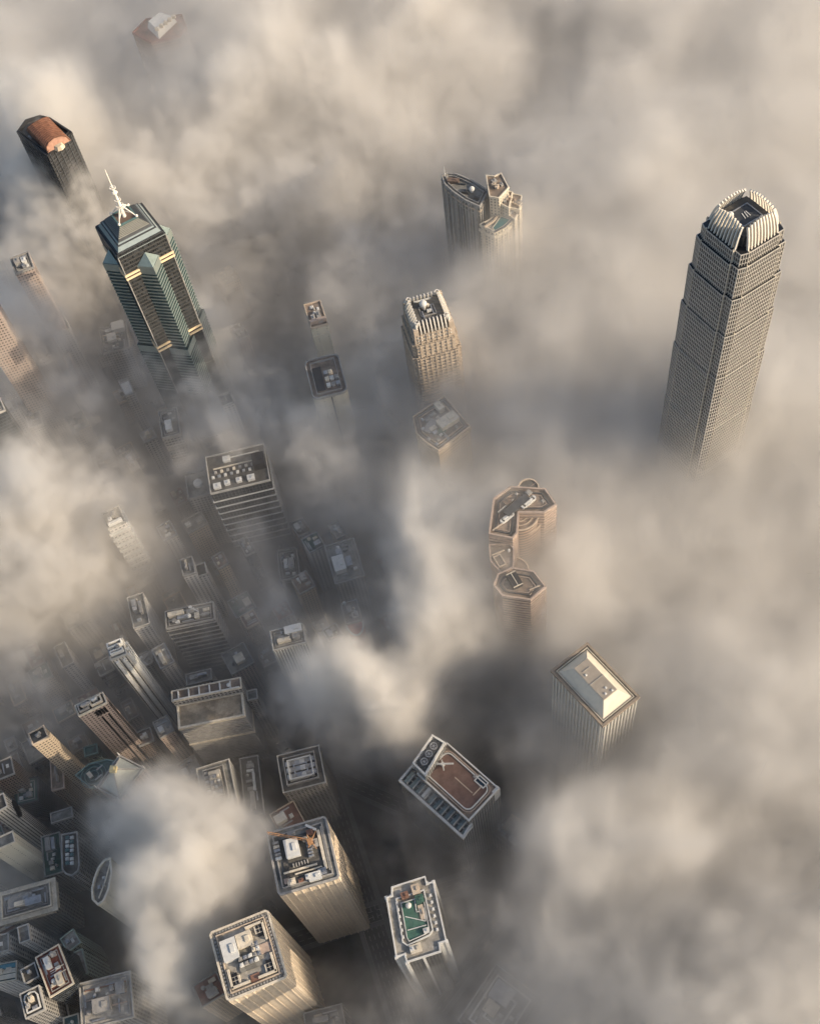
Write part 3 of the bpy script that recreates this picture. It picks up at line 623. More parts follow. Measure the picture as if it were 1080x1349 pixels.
def court_building():
    h = 110
    b = Bld('office_building', 'brown roofed block with a fan-topped plant tower and a row of glazed skylight bays', 'office building', [(589, 979), (657, 1039), (622, 1086)], h, reg=False)
    FOOT.append((b.c.x, b.c.y, 45, b))
    w, d = b.w, b.d; wl = facade('glass and stone wall', (.32, .32, .3), (.05, .06, .065), 4, 2.4, .7, .75)
    b.shell(wl, RF['brown'], MT['white'], (1.4, .8)); q = off(b.poly, -3.4)
    def rnd(w_, d_, r_, n=5):
        out = []
        for cx, cy, a0 in ((w_/2-r_, -d_/2+r_, -90), (w_/2-r_, d_/2-r_, 0), (-w_/2+r_, d_/2-r_, 90), (-w_/2+r_, -d_/2+r_, 180)):
            out += [(cx+r_*math.cos(rad(a0+90*i/n)), cy+r_*math.sin(rad(a0+90*i/n))) for i in range(n+1)]
        return out
    for e, r_, z, mt in ((5, 6, .9, 'pink'), (8, 5, 1.8, 'white')):
        m = MB(); o = rnd(w-e, d-e, r_); m.ring(o, off(o, -.8), h-.2, h+z); m.build('curved_rail', MT[mt], b.root)
    m = MB(); m.prism(rnd(w-10, d-10, 4.5), h-.2, h+.7); m.build('raised_deck', plain('maroon deck', (.17, .105, .085), .8), b.roof)
    A_ = b.L(634, 1033, h); b.item('frame', A_[0]-1, A_[1]+1, 9, 6, 1.6, MT['white']); b.item('deck_patch', A_[0]-1, A_[1]+1, 7, 4.4, 1.2, MT['blueglass'])
    b.item('duct', w*.1, d*.02, w*.34, .7, .8, MT['beige']); b.item('duct', w*.3, d*.14, .7, d*.3, .8, MT['beige']); b.item('cooling_unit', A_[0]-7, A_[1]+1, 2, 3, 1.4, MT['grey'])
    m = MB(); x, y = b.L(583, 1006, h+4)
    m.bar((x-7, y-6, h+2), (x+6, y+5, h+5), 1.1); m.bar((x-3, y+2, h+2), (x+4, y-3, h+4), .9); m.bar((x-6, y-2, h+2), (x+2, y-1, h+3), .8); m.box(x, y, h, 2.4, 2.4, 4); m.build('cleaning_gantry', MT['white'], b.roof)
    # plant tower with three fans
    P = [b.L(*p, 124) for p in ((543.7, 1005), (569.5, 968), (586, 978), (560, 1021))]; m = MB(); m.prism(P, 0, 122); pt_ = m.build('plant_tower', wl, b.root)
    P = ccw(P); m = MB(); m.ring(off(P, .4), off(P, -1), 121, 124); m.build('parapet', MT['white'], pt_); m = MB(); m.prism(off(P, -2.2), 122, 123); m.build('fan_deck', MT['dark'], pt_)
    for t in (.22, .5, .78):
        cx = (P[0][0]+P[1][0]+P[2][0]+P[3][0])/4; cy = sum(p[1] for p in P)/4; E_ = [Vector(P[i])-Vector(P[(i+1) % 4]) for i in range(4)]; ax = max(E_, key=lambda v_: v_.length)
        X, Y = cx+ax.x*(t-.5)*.85, cy+ax.y*(t-.5)*.85; m = MB(); o = [(X+2.7*math.cos(i*math.pi/8), Y+2.7*math.sin(i*math.pi/8)) for i in range(16)]; m.ring(o, off(o, -.6), 123, 124.4); m.cyl(X, Y, 123, .7, 1.2, 8)
        for i in range(6): m.bar((X, Y, 123.8), (X+2.1*math.cos(i*math.pi/3), Y+2.1*math.sin(i*math.pi/3), 123.8), .4)
        m.build('roof_fan', MT['galv'], pt_)
    # lower wing of skylight bays
    P = ccw([b.L(*p, 100) for p in ((525.5, 1029), (543, 1008), (560, 1021), (622, 1086), (610, 1105))]); m = MB(); m.prism(P, 0, 99); wg = m.build('lower_wing', wl, b.root)
    m = MB(); m.ring(off(P, .3), off(P, -1.4), 98, 101.5); m.build('parapet', MT['white'], wg)
    n = 11
    for i in range(n):
        t = (i+.7)/(n+.1); o0 = Vector((525.5+(610-525.5)*t, 1029+(1105-1029)*t)); dr = Vector((14, -16.5)); p0, p1 = o0+dr*.2, o0+dr*.97; sx = Vector((84.5, 76))*.018
        q = [b.L(*(p0-sx), 101), b.L(*(p1-sx), 101), b.L(*(p1+sx), 101), b.L(*(p0+sx), 101)]; m = MB(); m.prism(q, 99, 101.2 if i != 3 else 103); m.build('skylight_bay', plain('grey green glazing', (.2, .26, .26), .2, .2, .3, .4) if i != 3 else MT['white'], wg)
        q2 = [b.L(*(p0+sx*1.25), 101), b.L(*(p1+sx*1.25), 101), b.L(*(p1+sx*1.6), 101), b.L(*(p0+sx*1.6), 101)]; m = MB(); m.prism(q2, 99, 102); m.build('bay_fin', MT['white'], wg)
    for px_, py_ in ((653, 1041),): X, Y = b.L(px_, py_, h); m = MB(); m.box(X, Y, h-16, 2.4, 6, 17); m.build('corner_pier', MT['white'], b.root)
def green_court():
    px = [(509, 1183), (516, 1180), (516, 1169), (560, 1155), (562.5, 1164), (571, 1162), (588, 1240), (579, 1243), (580.5, 1254), (536, 1268), (533, 1258), (522, 1261)]
    h = 140; b = Bld('office_tower', 'tower with a green sunken roof court, white radome and notched white corners', 'office tower', px, h, rect=False)
    b.shell(facade('dark bays wall', (.12, .12, .115), (.03, .035, .04), 3.6, 2.2, .7, .8), RF['pale'], MT['white'], (1.5, .7))
    A_, B_ = Vector(b.L(516, 1169)), Vector(b.L(560, 1155)); t = math.atan2((B_-A_).y, (B_-A_).x)
    m = MB()
    for i in (0, 1, 4, 5, 6, 7, 9, 10, 11):
        q = b.L(*px[i]); m.box(q[0], q[1], 0, 2.2, 2.2, h+1, t)
    x, y = b.L(558, 1261); m.box(x, y, 0, 1.6, 1.6, h, t)
    q0, q1 = b.L(579, 1243), b.L(588, 1240); m.box((q0[0]+q1[0])/2, (q0[1]+q1[1])/2, 0, 5.5, 1, h+.6, math.atan2(q1[1]-q0[1], q1[0]-q0[0]))
    q0, q1 = b.L(522, 1261), b.L(533, 1258); m.box((q0[0]+q1[0])/2, (q0[1]+q1[1])/2, 0, 5.5, 1, h+.6, math.atan2(q1[1]-q0[1], q1[0]-q0[0]))
    m.build('white_pier', MT['white'], b.root)
    q = ccw([b.L(*p) for p in ((521, 1184), (559, 1172), (571, 1226), (566, 1233), (537, 1247), (530, 1242))]); m = MB(); m.ring(q, off(q, -.8), h-.2, h+1.6); m.build('roof_kerb', MT['white'], b.root)
    q = ccw([b.L(*p) for p in ((528, 1190), (558, 1181), (566, 1226), (562, 1231), (539, 1241), (536, 1236))]); m = MB(); m.prism(q, h-.2, h+.7); c = m.build('green_court', MT['green'], b.roof)
    m = MB(); m.ring(q, off(q, -.45), h+.7, h+1.6); m.build('court_rail', MT['white'], c)
    for p0, p1 in (((534, 1208), (561, 1214)), ((537, 1226), (562, 1219)), ((546, 1184), (549, 1202)), ((549, 1202), (556, 1200)), ((561, 1214), (558, 1196))):
        a_, e_ = b.L(*p0), b.L(*p1); m = MB(); m.bar((*a_, h+1.1), (*e_, h+1.1), .55); m.build('court_wall', MT['white'], c)
    b.ip('radome', 538.5, 1194, 4, 4, 4, MT['white'], 0, h+.7)
    for px_, py_, w_, d_, hh, mt in ((548, 1172.5, 5, 6, 3, 'orange'), (533.5, 1180.5, 4.6, 4, 2.6, 'copper'), (553, 1185, 5, 5, 2, 'green'), (556, 1202, 3, 9, 1.2, 'beige'), (552, 1187, 3, 3, 2.6, 'green'), (562, 1227, 3.2, 3, 3, 'white'), (548, 1250, 7, 5, 2, 'cream'), (543, 1251, 2.2, 2.2, 2.4, 'white')): b.ip('plant_room', px_, py_, w_, d_, hh, MT['beige'] if mt == 'orange' else MT[mt], t)
    for i in range(6): b.ip('cooling_unit', 523+i*1.6, 1190+i*9, 1.8, 1.8, 1.6, MT['white'], t); b.ip('cooling_unit', 567+i*1.8, 1180+i*9, 1.8, 1.8, 1.6, MT['white'], t)
def curved_pair():
    h = 190
    b = Bld('hotel_tower', 'grey lens-shaped tower with a small white dome on its roof', 'tower', [(581.5, 232), (590, 229.5), (601, 230), (622, 239), (643, 252.4), (632, 273.5), (613, 265), (597, 254), (586, 244)], h, rect=False)
    wl = facade('grey striped wall', (.32, .31, .28), (.1, .1, .095), 60, 3.4, .98, .5, .4)
    b.shell(wl, RF['grey'], MT['grey'], (1.6, .8)); b.fins(MT['grey'], 6.8, 1.0, 1.4, 40, h, None, 'ribs'); b.ledges(MT['beige'], 14, .7, 1.2, 178, 186, None, 'top_band')
    q = off(b.poly, -3); m = MB(); m.ring(q, off(q, -.6), h-.2, h+1.4); m.build('roof_kerb', MT['grey'], b.root)
    b.ip('radome', 621.5, 252.4, 5.2, 5, 5, MT['white']); b.ip('plant_room', 597, 240, 10, 4, 3, MT['brown'], -.5); b.ip('duct', 607, 243, 9, 1, 1, MT['dark'], -.6); b.ip('plant_room', 613, 254, 6, 3, 2.4, MT['dark'], -.6); b.ip('cooling_unit', 628, 262, 5, 2, 2, MT['dark'], -.8); b.ip('mast', 586, 233, 1, 1, 12, MT['white'])
    b = Bld('hotel_tower', 'cream curved tower stepping down to a teal pool terrace on top', 'tower', [(632, 296.5), (645, 290), (658.6, 274.5), (664, 276), (676, 288.6), (665, 299), (651, 306)], 175, rect=False)
    wl = facade('cream curved wall', (.56, .5, .4), (.14, .13, .11), 3.4, 3.2, .5, .45, .3)
    def seg(px, h_, nm):
        P = ccw([b.L(*p, h_) for p in px]); m = MB(); m.sides(P, 0, h_); m.cap(P, h_); o = m.build(nm, wl, b.root); m = MB(); m.ring(off(P, .3), off(P, -.7), h_-.8, h_+1.4); m.build('parapet', MT['cream'], o)
        m = MB(); m.prism(off(P, -.8), h_, h_+.2); r_ = m.build('roof_deck', RF['brown'], o); return P, o
    b.shell(wl, RF['pale'], MT['cream'], (1.4, .7)); b.fins(MT['cream'], 6.4, .8, 1.3, 30, 174, None, 'ribs'); b.ledges(MT['cream'], 30, .8, 3, 160, 171, None, 'top_band')
    for px, h_ in (([(640, 232), (651, 233), (660, 229), (670, 247.7), (657, 262), (644.5, 260)], 197), ([(658.6, 251), (675, 254), (670, 275), (657, 268)], 188), ([(673, 255.6), (687, 258.7), (684, 277.6), (671, 274.5)], 182), ([(660, 272), (672, 273), (686, 274), (678, 290), (668, 283)], 177)):
        P, o = seg(px, h_, 'curved_wing')
        cx = sum(p[0] for p in P)/len(P); cy = sum(p[1] for p in P)/len(P)
        for i in range(4): b.item('plant_room', cx+rng.uniform(-4, 4), cy+rng.uniform(-5, 5), rng.uniform(2, 5), rng.uniform(2, 5), rng.uniform(1.5, 3), rng.choice([MT['brown'], MT['dark'], MT['beige'], MT['grey']]), rng.uniform(0, 1), h_, o)
    P = ccw([b.L(*p, 176) for p in ((649, 300), (660, 285), (671, 289), (663, 297), (652, 303))]); m = MB(); m.prism(P, 174.8, 175.5); m.build('pool', MT['pool'], b.roof); m = MB(); m.ring(off(P, .6), P, 174.8, 176); m.build('pool_rim', MT['cream'], b.roof)
    m = MB(); P = [b.L(*p, 179) for p in ((638, 297), (650, 289), (660, 276))]
    for i in range(2): m.bar((*P[i], 177), (*P[i+1], 177), 1.6); 
    m.build('curved_screen', MT['beige'], b.roof); b.ip('cooling_unit', 637, 297, 3, 2, 1.6, MT['dark'], .4)
    m = MB(); P = [b.L(*p, 176) for p in ((651, 306), (665, 299), (676, 288.6))]
    for i in range(2): m.bar((*P[i], 176.4), (*P[i+1], 176.4), 1.2)
    m.build('front_rail', MT['dark'], b.roof)
# ------------------------------------------------------------------ the other buildings, each from the corners of its roof
# name, label, category, roof corners, height, wall, roof, parapet, clutter seed, clutter count
LIST = [
 ('office_block', 'wide dark glass block with white rim and four white boxes in a row', 'office block', [(271, 603), (347.5, 585), (362.6, 631)], 112, 'dark', 'dark', 'white', 0, 0),
 ('office_block', 'lower roof with a round pale tank left of the wide dark glass block', 'office block', [(244, 626), (274, 618.5), (279, 650)], 84, 'grey', 'grey', 'grey', 0, 0),
 ('office_block', 'gridded pale slab with a framed open top, above the round tank roof', 'office block', [(209, 543), (233, 537), (244, 570)], 105, 'grey', 'grey', 'grey', 2, 2),
 ('apartment_tower', 'slim pale tower with white roof boxes above the wide dark glass block', 'apartment tower', [(288, 523), (303, 517), (308, 530)], 118, 'white', 'dark', 'white', 3, 5),
 ('apartment_block', 'long narrow block with a bare pale pink roof strip', 'apartment block', [(79, 455), (86.5, 452), (111, 504)], 62, 'pink', 'pale', 'pink', 0, 0),
 ('apartment_tower', 'hazy tower with a cluttered white roof at the head of the long pink roof strip', 'apartment tower', [(61, 420), (83, 411), (89, 434)], 90, 'white', 'grey', 'white', 4, 6),
 ('apartment_tower', 'tall hazy tower fading down through brown fog below the copper vault tower', 'apartment tower', [(14, 341), (38, 332), (46, 352)], 175, 'pink', 'grey', 'grey', 5, 5),
 ('apartment_tower', 'tall hazy pinkish tower leaning in past the left picture edge, with long window rows', 'apartment tower', [(-42, 398), (-8, 386), (2, 412)], 200, 'pink', 'grey', 'pink', 6, 4),
 ('apartment_tower', 'dark tower with bright beaded edges cut by the left picture edge', 'apartment tower', [(-42, 540), (-1, 521), (6, 541)], 165, 'dark', 'grey', 'white', 7, 4),
 ('office_block', 'dark flat block with striped louvred roof left of the ringed mast tower', 'office block', [(96, 349), (109, 344), (114, 362)], 60, 'brown', 'dark', 'dark', 8, 3),
 ('terraced_block', 'stepped grey block with a dark court, white roof slab, below the ringed mast tower', 'terraced block', [(131, 433), (166, 424), (175, 457)], 62, 'grey', 'grey', 'grey', 9, 6),
 ('apartment_block', 'small block with a glaring bare white roof in the dark gap', 'apartment block', [(157, 503), (169, 498), (178, 518)], 75, 'grey', 'pale', 'white', 0, 0),
 ('office_block', 'dark court framed by a broad pale roof edge left of the gridded slab', 'office block', [(120, 598), (149, 588), (160, 614)], 55, 'grey', 'dark', 'grey', 0, 1),
 ('apartment_block', 'grey block with a small crowded roof inland of the beaded edge tower', 'apartment block', [(34, 548), (52, 541), (58, 558)], 70, 'grey', 'grey', 'white', 12, 5),
 ('office_tower', 'pale tower with white stepped bands and a bright roof screen, half lost in cloud', 'office tower', [(135, 677), (157, 667), (164, 688)], 125, 'white', 'pale', 'white', 13, 3),
 ('apartment_block', 'small block with tall white fin walls, upper one of a joined pair', 'apartment block', [(237, 738), (253, 733), (257, 755)], 92, 'white', 'grey', 'grey', 14, 4),
 ('apartment_block', 'small block with pale side walls, lower right one of a joined pair', 'apartment block', [(257, 745), (270, 741), (274, 756)], 80, 'white', 'dark', 'white', 15, 3),
 ('office_block', 'long dark block with a white crane arm and a round dish on its roof', 'office block', [(218, 806), (281, 793), (288, 815)], 95, 'dark', 'dark', 'grey', 16, 5),
 ('office_block', 'hazy block with a tall blank pale wall like a blade on its right', 'office block', [(168, 788), (189, 781), (196, 822)], 88, 'white', 'grey', 'white', 17, 3),
 ('apartment_tower', 'slim bright white tower with dark recessed strips and an open framed top', 'apartment tower', [(141, 849), (162, 841), (170, 861)], 150, 'rib', 'grey', 'white', 18, 2),
 ('office_tower', 'pinkish tower with four slots of dark windows and a black cluttered roof', 'office tower', [(99.5, 930), (136, 912), (141, 926)], 140, 'pink', 'dark', 'cream', 19, 3),
 ('office_block', 'long ledged block with a narrow bright rooftop strip above a brown terrace', 'office block', [(226.5, 911), (317, 892.6), (319, 906)], 106, 'grey', 'brown', 'cream', 20, 5),
 ('office_block', 'low framed roof tucked behind the long ledged block with the brown terrace', 'office block', [(245, 889), (278, 881), (281, 895)], 70, 'grey', 'grey', 'grey', 0, 1),
 ('office_block', 'small framed roof beside the right end of the long ledged block', 'office block', [(325, 911), (338, 908), (340, 920)], 85, 'grey', 'grey', 'white', 21, 2),
 ('office_tower', 'block with a white frame, white fins and a white penthouse standing out of cloud', 'office tower', [(356, 832), (398.7, 821.5), (402, 847)], 120, 'rib', 'grey', 'white', 22, 4),
 ('office_tower', 'broad hazy block with a pale blank side wall above the red fronted building', 'office tower', [(428, 720), (466, 709), (477, 760)], 85, 'grey', 'grey', 'grey', 23, 4),
 ('office_tower', 'dark roofed building with a curved bright red front under an arched white rim', 'office tower', [(449, 796), (470, 790), (476, 817)], 82, 'dark', 'dark', 'grey', 24, 4),
 ('office_block', 'dark low roof with pale rim seen through haze right of the cloud puff', 'office block', [(365, 727), (391, 722), (398, 760)], 55, 'dark', 'dark', 'grey', 25, 5),
 ('apartment_tower', 'thin beige tower with two small dark roof pits at the lower left', 'apartment tower', [(38, 967), (58, 956), (62, 972)], 125, 'beige', 'dark', 'beige', 26, 2),
 ('apartment_block', 'dark crowded roof cut by the left picture edge above the porthole building', 'apartment block', [(-14, 1009), (15, 997), (18, 1020)], 80, 'brown', 'dark', 'grey', 27, 6),
 ('office_block', 'dark low block with a green speckled roof right of the porthole building', 'office block', [(20, 1030), (50, 1023), (54, 1054)], 46, 'dark', 'green', 'dark', 28, 9),
 ('office_block', 'building with a big black round porthole in its pale side wall', 'office block', [(-16, 1056), (5, 1045), (8, 1064)], 112, 'rib', 'dark', 'white', 29, 2),
 ('apartment_tower', 'plain cream tower with blank side walls and a dark roof at the left edge', 'apartment tower', [(-14, 1109), (17.5, 1095), (19, 1110)], 110, 'cream', 'grey', 'cream', 30, 4),
 ('apartment_block', 'small oblong roof between the porthole building and the pyramid roofed tower', 'apartment block', [(67, 1072), (95, 1063), (97, 1076)], 60, 'grey', 'grey', 'grey', 31, 2),
 ('apartment_block', 'narrow purplish block with a single white roof box left of the teal octagon roof', 'apartment block', [(67, 1004), (83, 1000), (85, 1038)], 60, 'brown', 'brown', 'pink', 32, 4),
 ('apartment_block', 'small block with a teal glass strip in the dark canyon above the teal octagon roof', 'apartment block', [(111, 985), (128, 980), (130, 992)], 55, 'teal', 'teal', 'teal', 33, 3),
 ('apartment_block', 'brown low block with a cluttered roof right of the dark canyon', 'apartment block', [(179, 966), (198, 958), (203, 976)], 55, 'brown', 'brown', 'grey', 34, 5),
 ('terraced_block', 'long building with dark green roof terraces and white boxes', 'terraced block', [(55, 1103), (79, 1096), (80, 1150)], 55, 'grey', 'green', 'grey', 35, 9),
 ('civic_building', 'large low roof with a broad pale bracketed cornice at the lower left', 'civic building', [(2, 1180), (66, 1162), (72, 1192)], 72, 'grey', 'grey', 'cream', 36, 8),
 ('office_block', 'grey block with a white end wall and sunken roof box below the bracketed cornice', 'office block', [(24, 1222), (38, 1217), (41, 1238)], 85, 'white', 'grey', 'white', 37, 2),
 ('office_block', 'pale sloping slab cut by the left edge below the bracketed cornice', 'office block', [(-24, 1238), (12, 1229), (20, 1250)], 78, 'white', 'grey', 'white', 38, 2),
 ('office_tower', 'tower with a reddish brown roof deck, white bars and a pale rim', 'office tower', [(47.5, 1262), (78, 1244), (92, 1299)], 100, 'dark', 'red', 'cream', 39, 5),
 ('office_block', 'small crowded dark roof pressed against the left of the reddish roof deck', 'office block', [(28, 1278), (46.5, 1268), (50, 1288)], 96, 'grey', 'dark', 'white', 40, 5),
 ('office_tower', 'dark roof with a rounded white kerb in the lower left corner', 'office tower', [(27, 1310), (52, 1298), (60, 1330)], 105, 'grey', 'dark', 'white', 41, 5),
 ('office_block', 'low glass block with a pale ledge under the reddish roof deck', 'office block', [(63, 1331), (88, 1320), (96, 1345)], 62, 'teal', 'dark', 'cream', 42, 2),
 ('office_block', 'building with blue teal striped top and pale wall at the left edge', 'office block', [(-14, 1273), (23, 1266), (26, 1290)], 70, 'white', 'teal', 'cream', 43, 2),
 ('office_block', 'large pale roof with reddish lines half under the cloud at the bottom left', 'office block', [(105, 1296), (172, 1279), (184, 1338)], 85, 'grey', 'pale', 'white', 44, 5),
 ('apartment_block', 'small pale green roof above the big pale roof with reddish lines', 'apartment block', [(80, 1237), (97, 1224), (102, 1246)], 62, 'palegreen', 'pale', 'palegreen', 45, 1),
 ('apartment_block', 'pale green angular block right beside the reddish roof deck', 'apartment block', [(91, 1258), (109, 1250), (115, 1283)], 60, 'palegreen', 'pale', 'palegreen', 46, 3),
 ('office_block', 'small teal glass roof at the bottom edge below the reddish roof deck', 'office block', [(84, 1341), (104, 1335), (108, 1362)], 70, 'teal', 'teal', 'cream', 47, 2),
 ('office_block', 'dark block with a raised pale plant court inside a wide framed flat roof', 'office block', [(259, 1013), (302, 1000), (312, 1068)], 78, 'grey', 'grey', 'white', 0, 0),
 ('office_block', 'long dark roof with a pale edge between the two framed roofs', 'office block', [(316, 1000), (340, 995), (350, 1072)], 60, 'dark', 'dark', 'grey', 49, 14),
 ('office_block', 'framed grey roof with rows of plant inside, just below the big puff of cloud', 'office block', [(365, 996), (420, 982), (436, 1029)], 82, 'grey', 'dark', 'white', 0, 0),
 ('apartment_tower', 'slim hazy tower with a pinkish front screen above the round cornered tower', 'apartment tower', [(400.5, 402), (422, 396), (432, 427)], 150, 'cream', 'brown', 'beige', 51, 7),
 ('office_tower', 'hazy angular five sided roof with a pale rim', 'office tower', None, 150, 'beige', 'brown', 'beige', 52, 8),
 ('exhibition_hall', 'low hazy roof with a pale canopy and round tanks right of the skylight bay building', 'hall', [(648, 1097), (668, 1073), (703, 1102)], 34, 'grey', 'brown', 'grey', 53, 6),
 ('civic_building', 'hazy low deck with rows of small marks right of the lower towers', 'civic building', [(694, 1204), (722, 1156), (760, 1181)], 30, 'grey', 'dark', 'grey', 54, 12),
 ('office_block', 'large faint roof with nested frames at the bottom edge', 'office block', [(603, 1345), (653, 1270), (713, 1317)], 62, 'grey', 'grey', 'white', 55, 8),
 ('office_block', 'low roof at the bottom edge between the two cream towers and the green court tower', 'office block', [(400, 1335), (450, 1322), (456, 1352)], 45, 'grey', 'grey', 'grey', 56, 6),
]
FC['cream'] = facade('blank cream wall', (.58, .54, .43), (.3, .28, .23), 3.4, 9, .3, .1)
FC['palegreen'] = facade('pale green wall', (.36, .42, .36), (.06, .08, .07), 3.4, 3, .5, .6)
MT_PAR = dict(MT)
def city():
    BS = {}
    for row in LIST:
        nm, lab, cat, px, h, wl, rf, pr, sd, cn = row
        if px is None: b = Bld(nm, lab, cat, [(544, 549), (585, 522.5), (619, 562), (577.5, 594), (561, 583), (549, 572)], h, rect=False)
        else: b = Bld(nm, lab, cat, px, h)
        BS[lab] = b; b.shell(FC[wl], RF[rf], MT['pale'] if pr == 'white' else MT[pr], (1.0, .6))
        if cn: b.clutter(sd, int(cn*1.7+1))
        if min(b.w, b.d) > 16 and cn != 0: m = MB(); q = off(b.poly, -2.4); m.ring(q, off(q, -.4), b.h-.3, b.h+.7); m.build('roof_kerb', MT['grey'], b.root)
    g = lambda k: next(b for l, b in BS.items() if k in l)
    b = g('wide dark glass block with'); b.ledges(MT['white'], 9.5, 1.0, .9, 20, 100, None, 'pale_ledges'); b.fins(MT['dark'], 3, .4, .4, 10, 110)
    for x, y, w, d in ((-.37, -.36, 6, 5), (-.2, -.33, 4.5, 4), (0, -.33, 4.5, 4), (.2, -.34, 6, 5), (-.15, .3, 6, 5)): b.item('plant_room', b.w*x, b.d*y, w, d, 2.6, MT['white'])
    b.item('lift_house', b.w*.38, 0, 10, 12, 8, MT['black']); b.item('duct', 0, b.d*.12, b.w*.8, .9, 1, MT['cream']); b.item('duct', b.w*.1, b.d*.34, b.w*.6, .6, .9, MT['white'])
    for i in range(14): b.item('cooling_unit', b.w*(-.42+.052*i), b.d*(.02 if i % 2 else -.1), 2.4, 2.4, 1.6, CLUT[i % 4])
    b = g('round pale tank'); b.item('water_tank', 0, 0, 8, 8, 3, MT['white']); b.item('duct', 4, 7, 6, .8, .8, MT['grey'])
    b = g('framed open top'); b.ledges(MT['grey'], 4.2, .4, 1, 20, 104); b.item('frame', 0, b.d*.2, b.w*.8, b.d*.4, 3, MT['grey'])
    b = g('long narrow block'); b.item('lift_house', 0, b.d*.44 if b.d > 10 else 0, 4, 4, 3, MT['grey']); b.ledges(MT['pink'], 3.3, .35, 1, 8, 60)
    b = g('glaring bare'); m = MB(); m.prism(rectp(b.w-1.6, b.d*.7, 0, -b.d*.1), b.h-.2, b.h+1.9); m.build('white_roof_slab', MT['white'], b.roof)
    b = g('stepped grey block'); m = MB(); m.prism(rectp(b.w*.45, b.d*.3, b.w*.22, b.d*.3), b.h-.2, b.h+6); m.build('white_roof_slab', MT['white'], b.roof)
    m = MB(); m.prism(rectp(b.w*.36, b.d*.3, b.w*.1, -b.d*.34), b.h-.2, b.h+.6); m.build('dark_court', MT['blueglass'], b.roof)
    for i in range(3): b.item('duct', -b.w*.1, b.d*(.15-.12*i), b.w*.6, 1, 1.4, MT['cream'])
    b = g('broad pale roof edge'); m = MB(); m.ring(off(b.poly, -.8), off(b.poly, -4), b.h-.2, b.h+2.5); m.build('roof_edge', MT['grey'], b.root); b.item('duct', 0, -2, b.w*.6, .5, .6, MT['white']); b.item('duct', 0, 3, b.w*.6, .5, .6, MT['grey'])
    b = g('white stepped bands'); b.ledges(MT['white'], 9, 1.6, 2.5, 20, 118, None, 'stepped_bands'); b.item('duct', 0, -b.d*.38, b.w*.8, 2.5, 4, MT['white'])
    b = g('bare pale pink') if 0 else g('long dark block with a white'); x, y = b.L(252, 802); X, Y = b.L(263, 808)
    m = MB(); m.bar((x, y, b.h+3), (X, Y, b.h+3), .9); m.box(x, y, b.h-.2, 2.2, 2.2, 4); m.bar((x-1, y-3, b.h+3), ((x+X)/2, (y+Y)/2+1, b.h+4), .7); m.build('crane_arm', MT['white'], b.roof)
    b.ip('radome', 250, 813, 4, 4, 4, MT['white']); b.ip('plant_room', 235, 820, 3, 2, 2, MT['white']); b.ledges(MT['grey'], 7, .8, .8, 10, 92); b.item('duct', 0, -b.d*.1, b.w*.9, .7, .9, MT['grey']); b.item('duct', 0, b.d*.3, b.w*.9, .5, .9, MT['grey'])
    b = g('slim bright white tower')
    for sgn in (-1, 1): m = MB(); m.box(sgn*b.w*.22, -b.d/2-.9, 0, b.w*.2, 1.8, 146); m.build('white_pier', MT['white'], b.root)
    for k in (-1, 0, 1): m = MB(); m.box(b.w/2+.9, k*b.d*.34, 0, 1.8, b.d*.16, 146); m.build('white_pier', MT['white'], b.root)
    b.item('frame', 0, b.d*.22, b.w*.9, b.d*.3, 5, MT['white']); b.item('frame', 0, -b.d*.2, b.w*.8, b.d*.2, 4, MT['white'])
    b = g('four slots')
    for k in range(4): m = MB(); x = b.w*(.02+.1*k); m.box(x, -b.d/2-.12, 128-(0 if k in (1, 2) else 96 if 0 else 0), 1.8, .5, 8); m.build('window_slot', MT['black'], b.root)
    for x in (.07, .3): m = MB(); m.box(b.w*x, -b.d/2-.1, 20, 1.2, .5, 104); m.build('dark_groove', MT['black'], b.root)
    for y in (-.2, .15): m = MB(); m.box(b.w/2+.1, b.d*y, 20, .5, 1.4, 112); m.build('dark_groove', MT['black'], b.root)
    b.item('frame', -b.w*.25, 0, b.w*.35, b.d*.6, 3, MT['grey']); b.item('frame', b.w*.2, 0, b.w*.4, b.d*.6, 3.4, MT['cream'])
    b = g('narrow bright rooftop'); w, d = b.w, b.d
    m = MB(); tp = rectp(w*.92, 18, 0, -d/2-9.1); m.prism(tp, 0, 96); t_ = m.build('terrace', FC['grey'], b.root); m = MB(); m.prism(rectp(w*.9, 16.5, 0, -d/2-9), 96, 96.3); m.build('terrace_deck', roofmat('tan terrace', (.33, .28, .21)), t_)
    m = MB(); z = 94
    while z > 20: m.ring(off(tp, .9), off(tp, -.1), z-1.2, z); z -= 3.2
    m.build('floor_ledges', MT['grey'], t_); m = MB(); m.ring(off(tp, 1.2), off(tp, -.5), 94.5, 97.6); m.build('parapet', MT['cream'], t_); m = MB(); m.ring(off(tp, 1.5), off(tp, -.1), 62, 64.5); m.build('pale_ledge', MT['cream'], t_)
    for i in range(6): b.item('duct', w*(-.4+.15*i), -d*.1, .8, d*.8, 2.4, MT['white'])
    b.item('radome', w*.33, -d*.1, 3.6, 3, 3, MT['white']); b.item('duct', 0, -d*.42, w*.95, .8, 1.6, MT['white'])
    b = g('white penthouse'); b.fins(MT['white'], 2.2, 1, .7, 10, 119, None, 'white_fins'); b.item('plant_room', b.w*.2, b.d*.25, b.w*.5, b.d*.36, 4, MT['white'])
    b = g('curved bright red'); w, d = b.w, b.d; m = MB(); arc = [(w*.5*math.cos(math.pi+math.pi*i/12), -d/2-.1+11*math.sin(math.pi+math.pi*i/12)) for i in range(13)]; m.prism(arc, 0, 80); r_ = m.build('red_front', MT['red'], b.root)
    m = MB(); 
    for p, q in zip(arc, arc[1:]): m.bar((*p, 80.4), (*q, 80.4), 1.3)
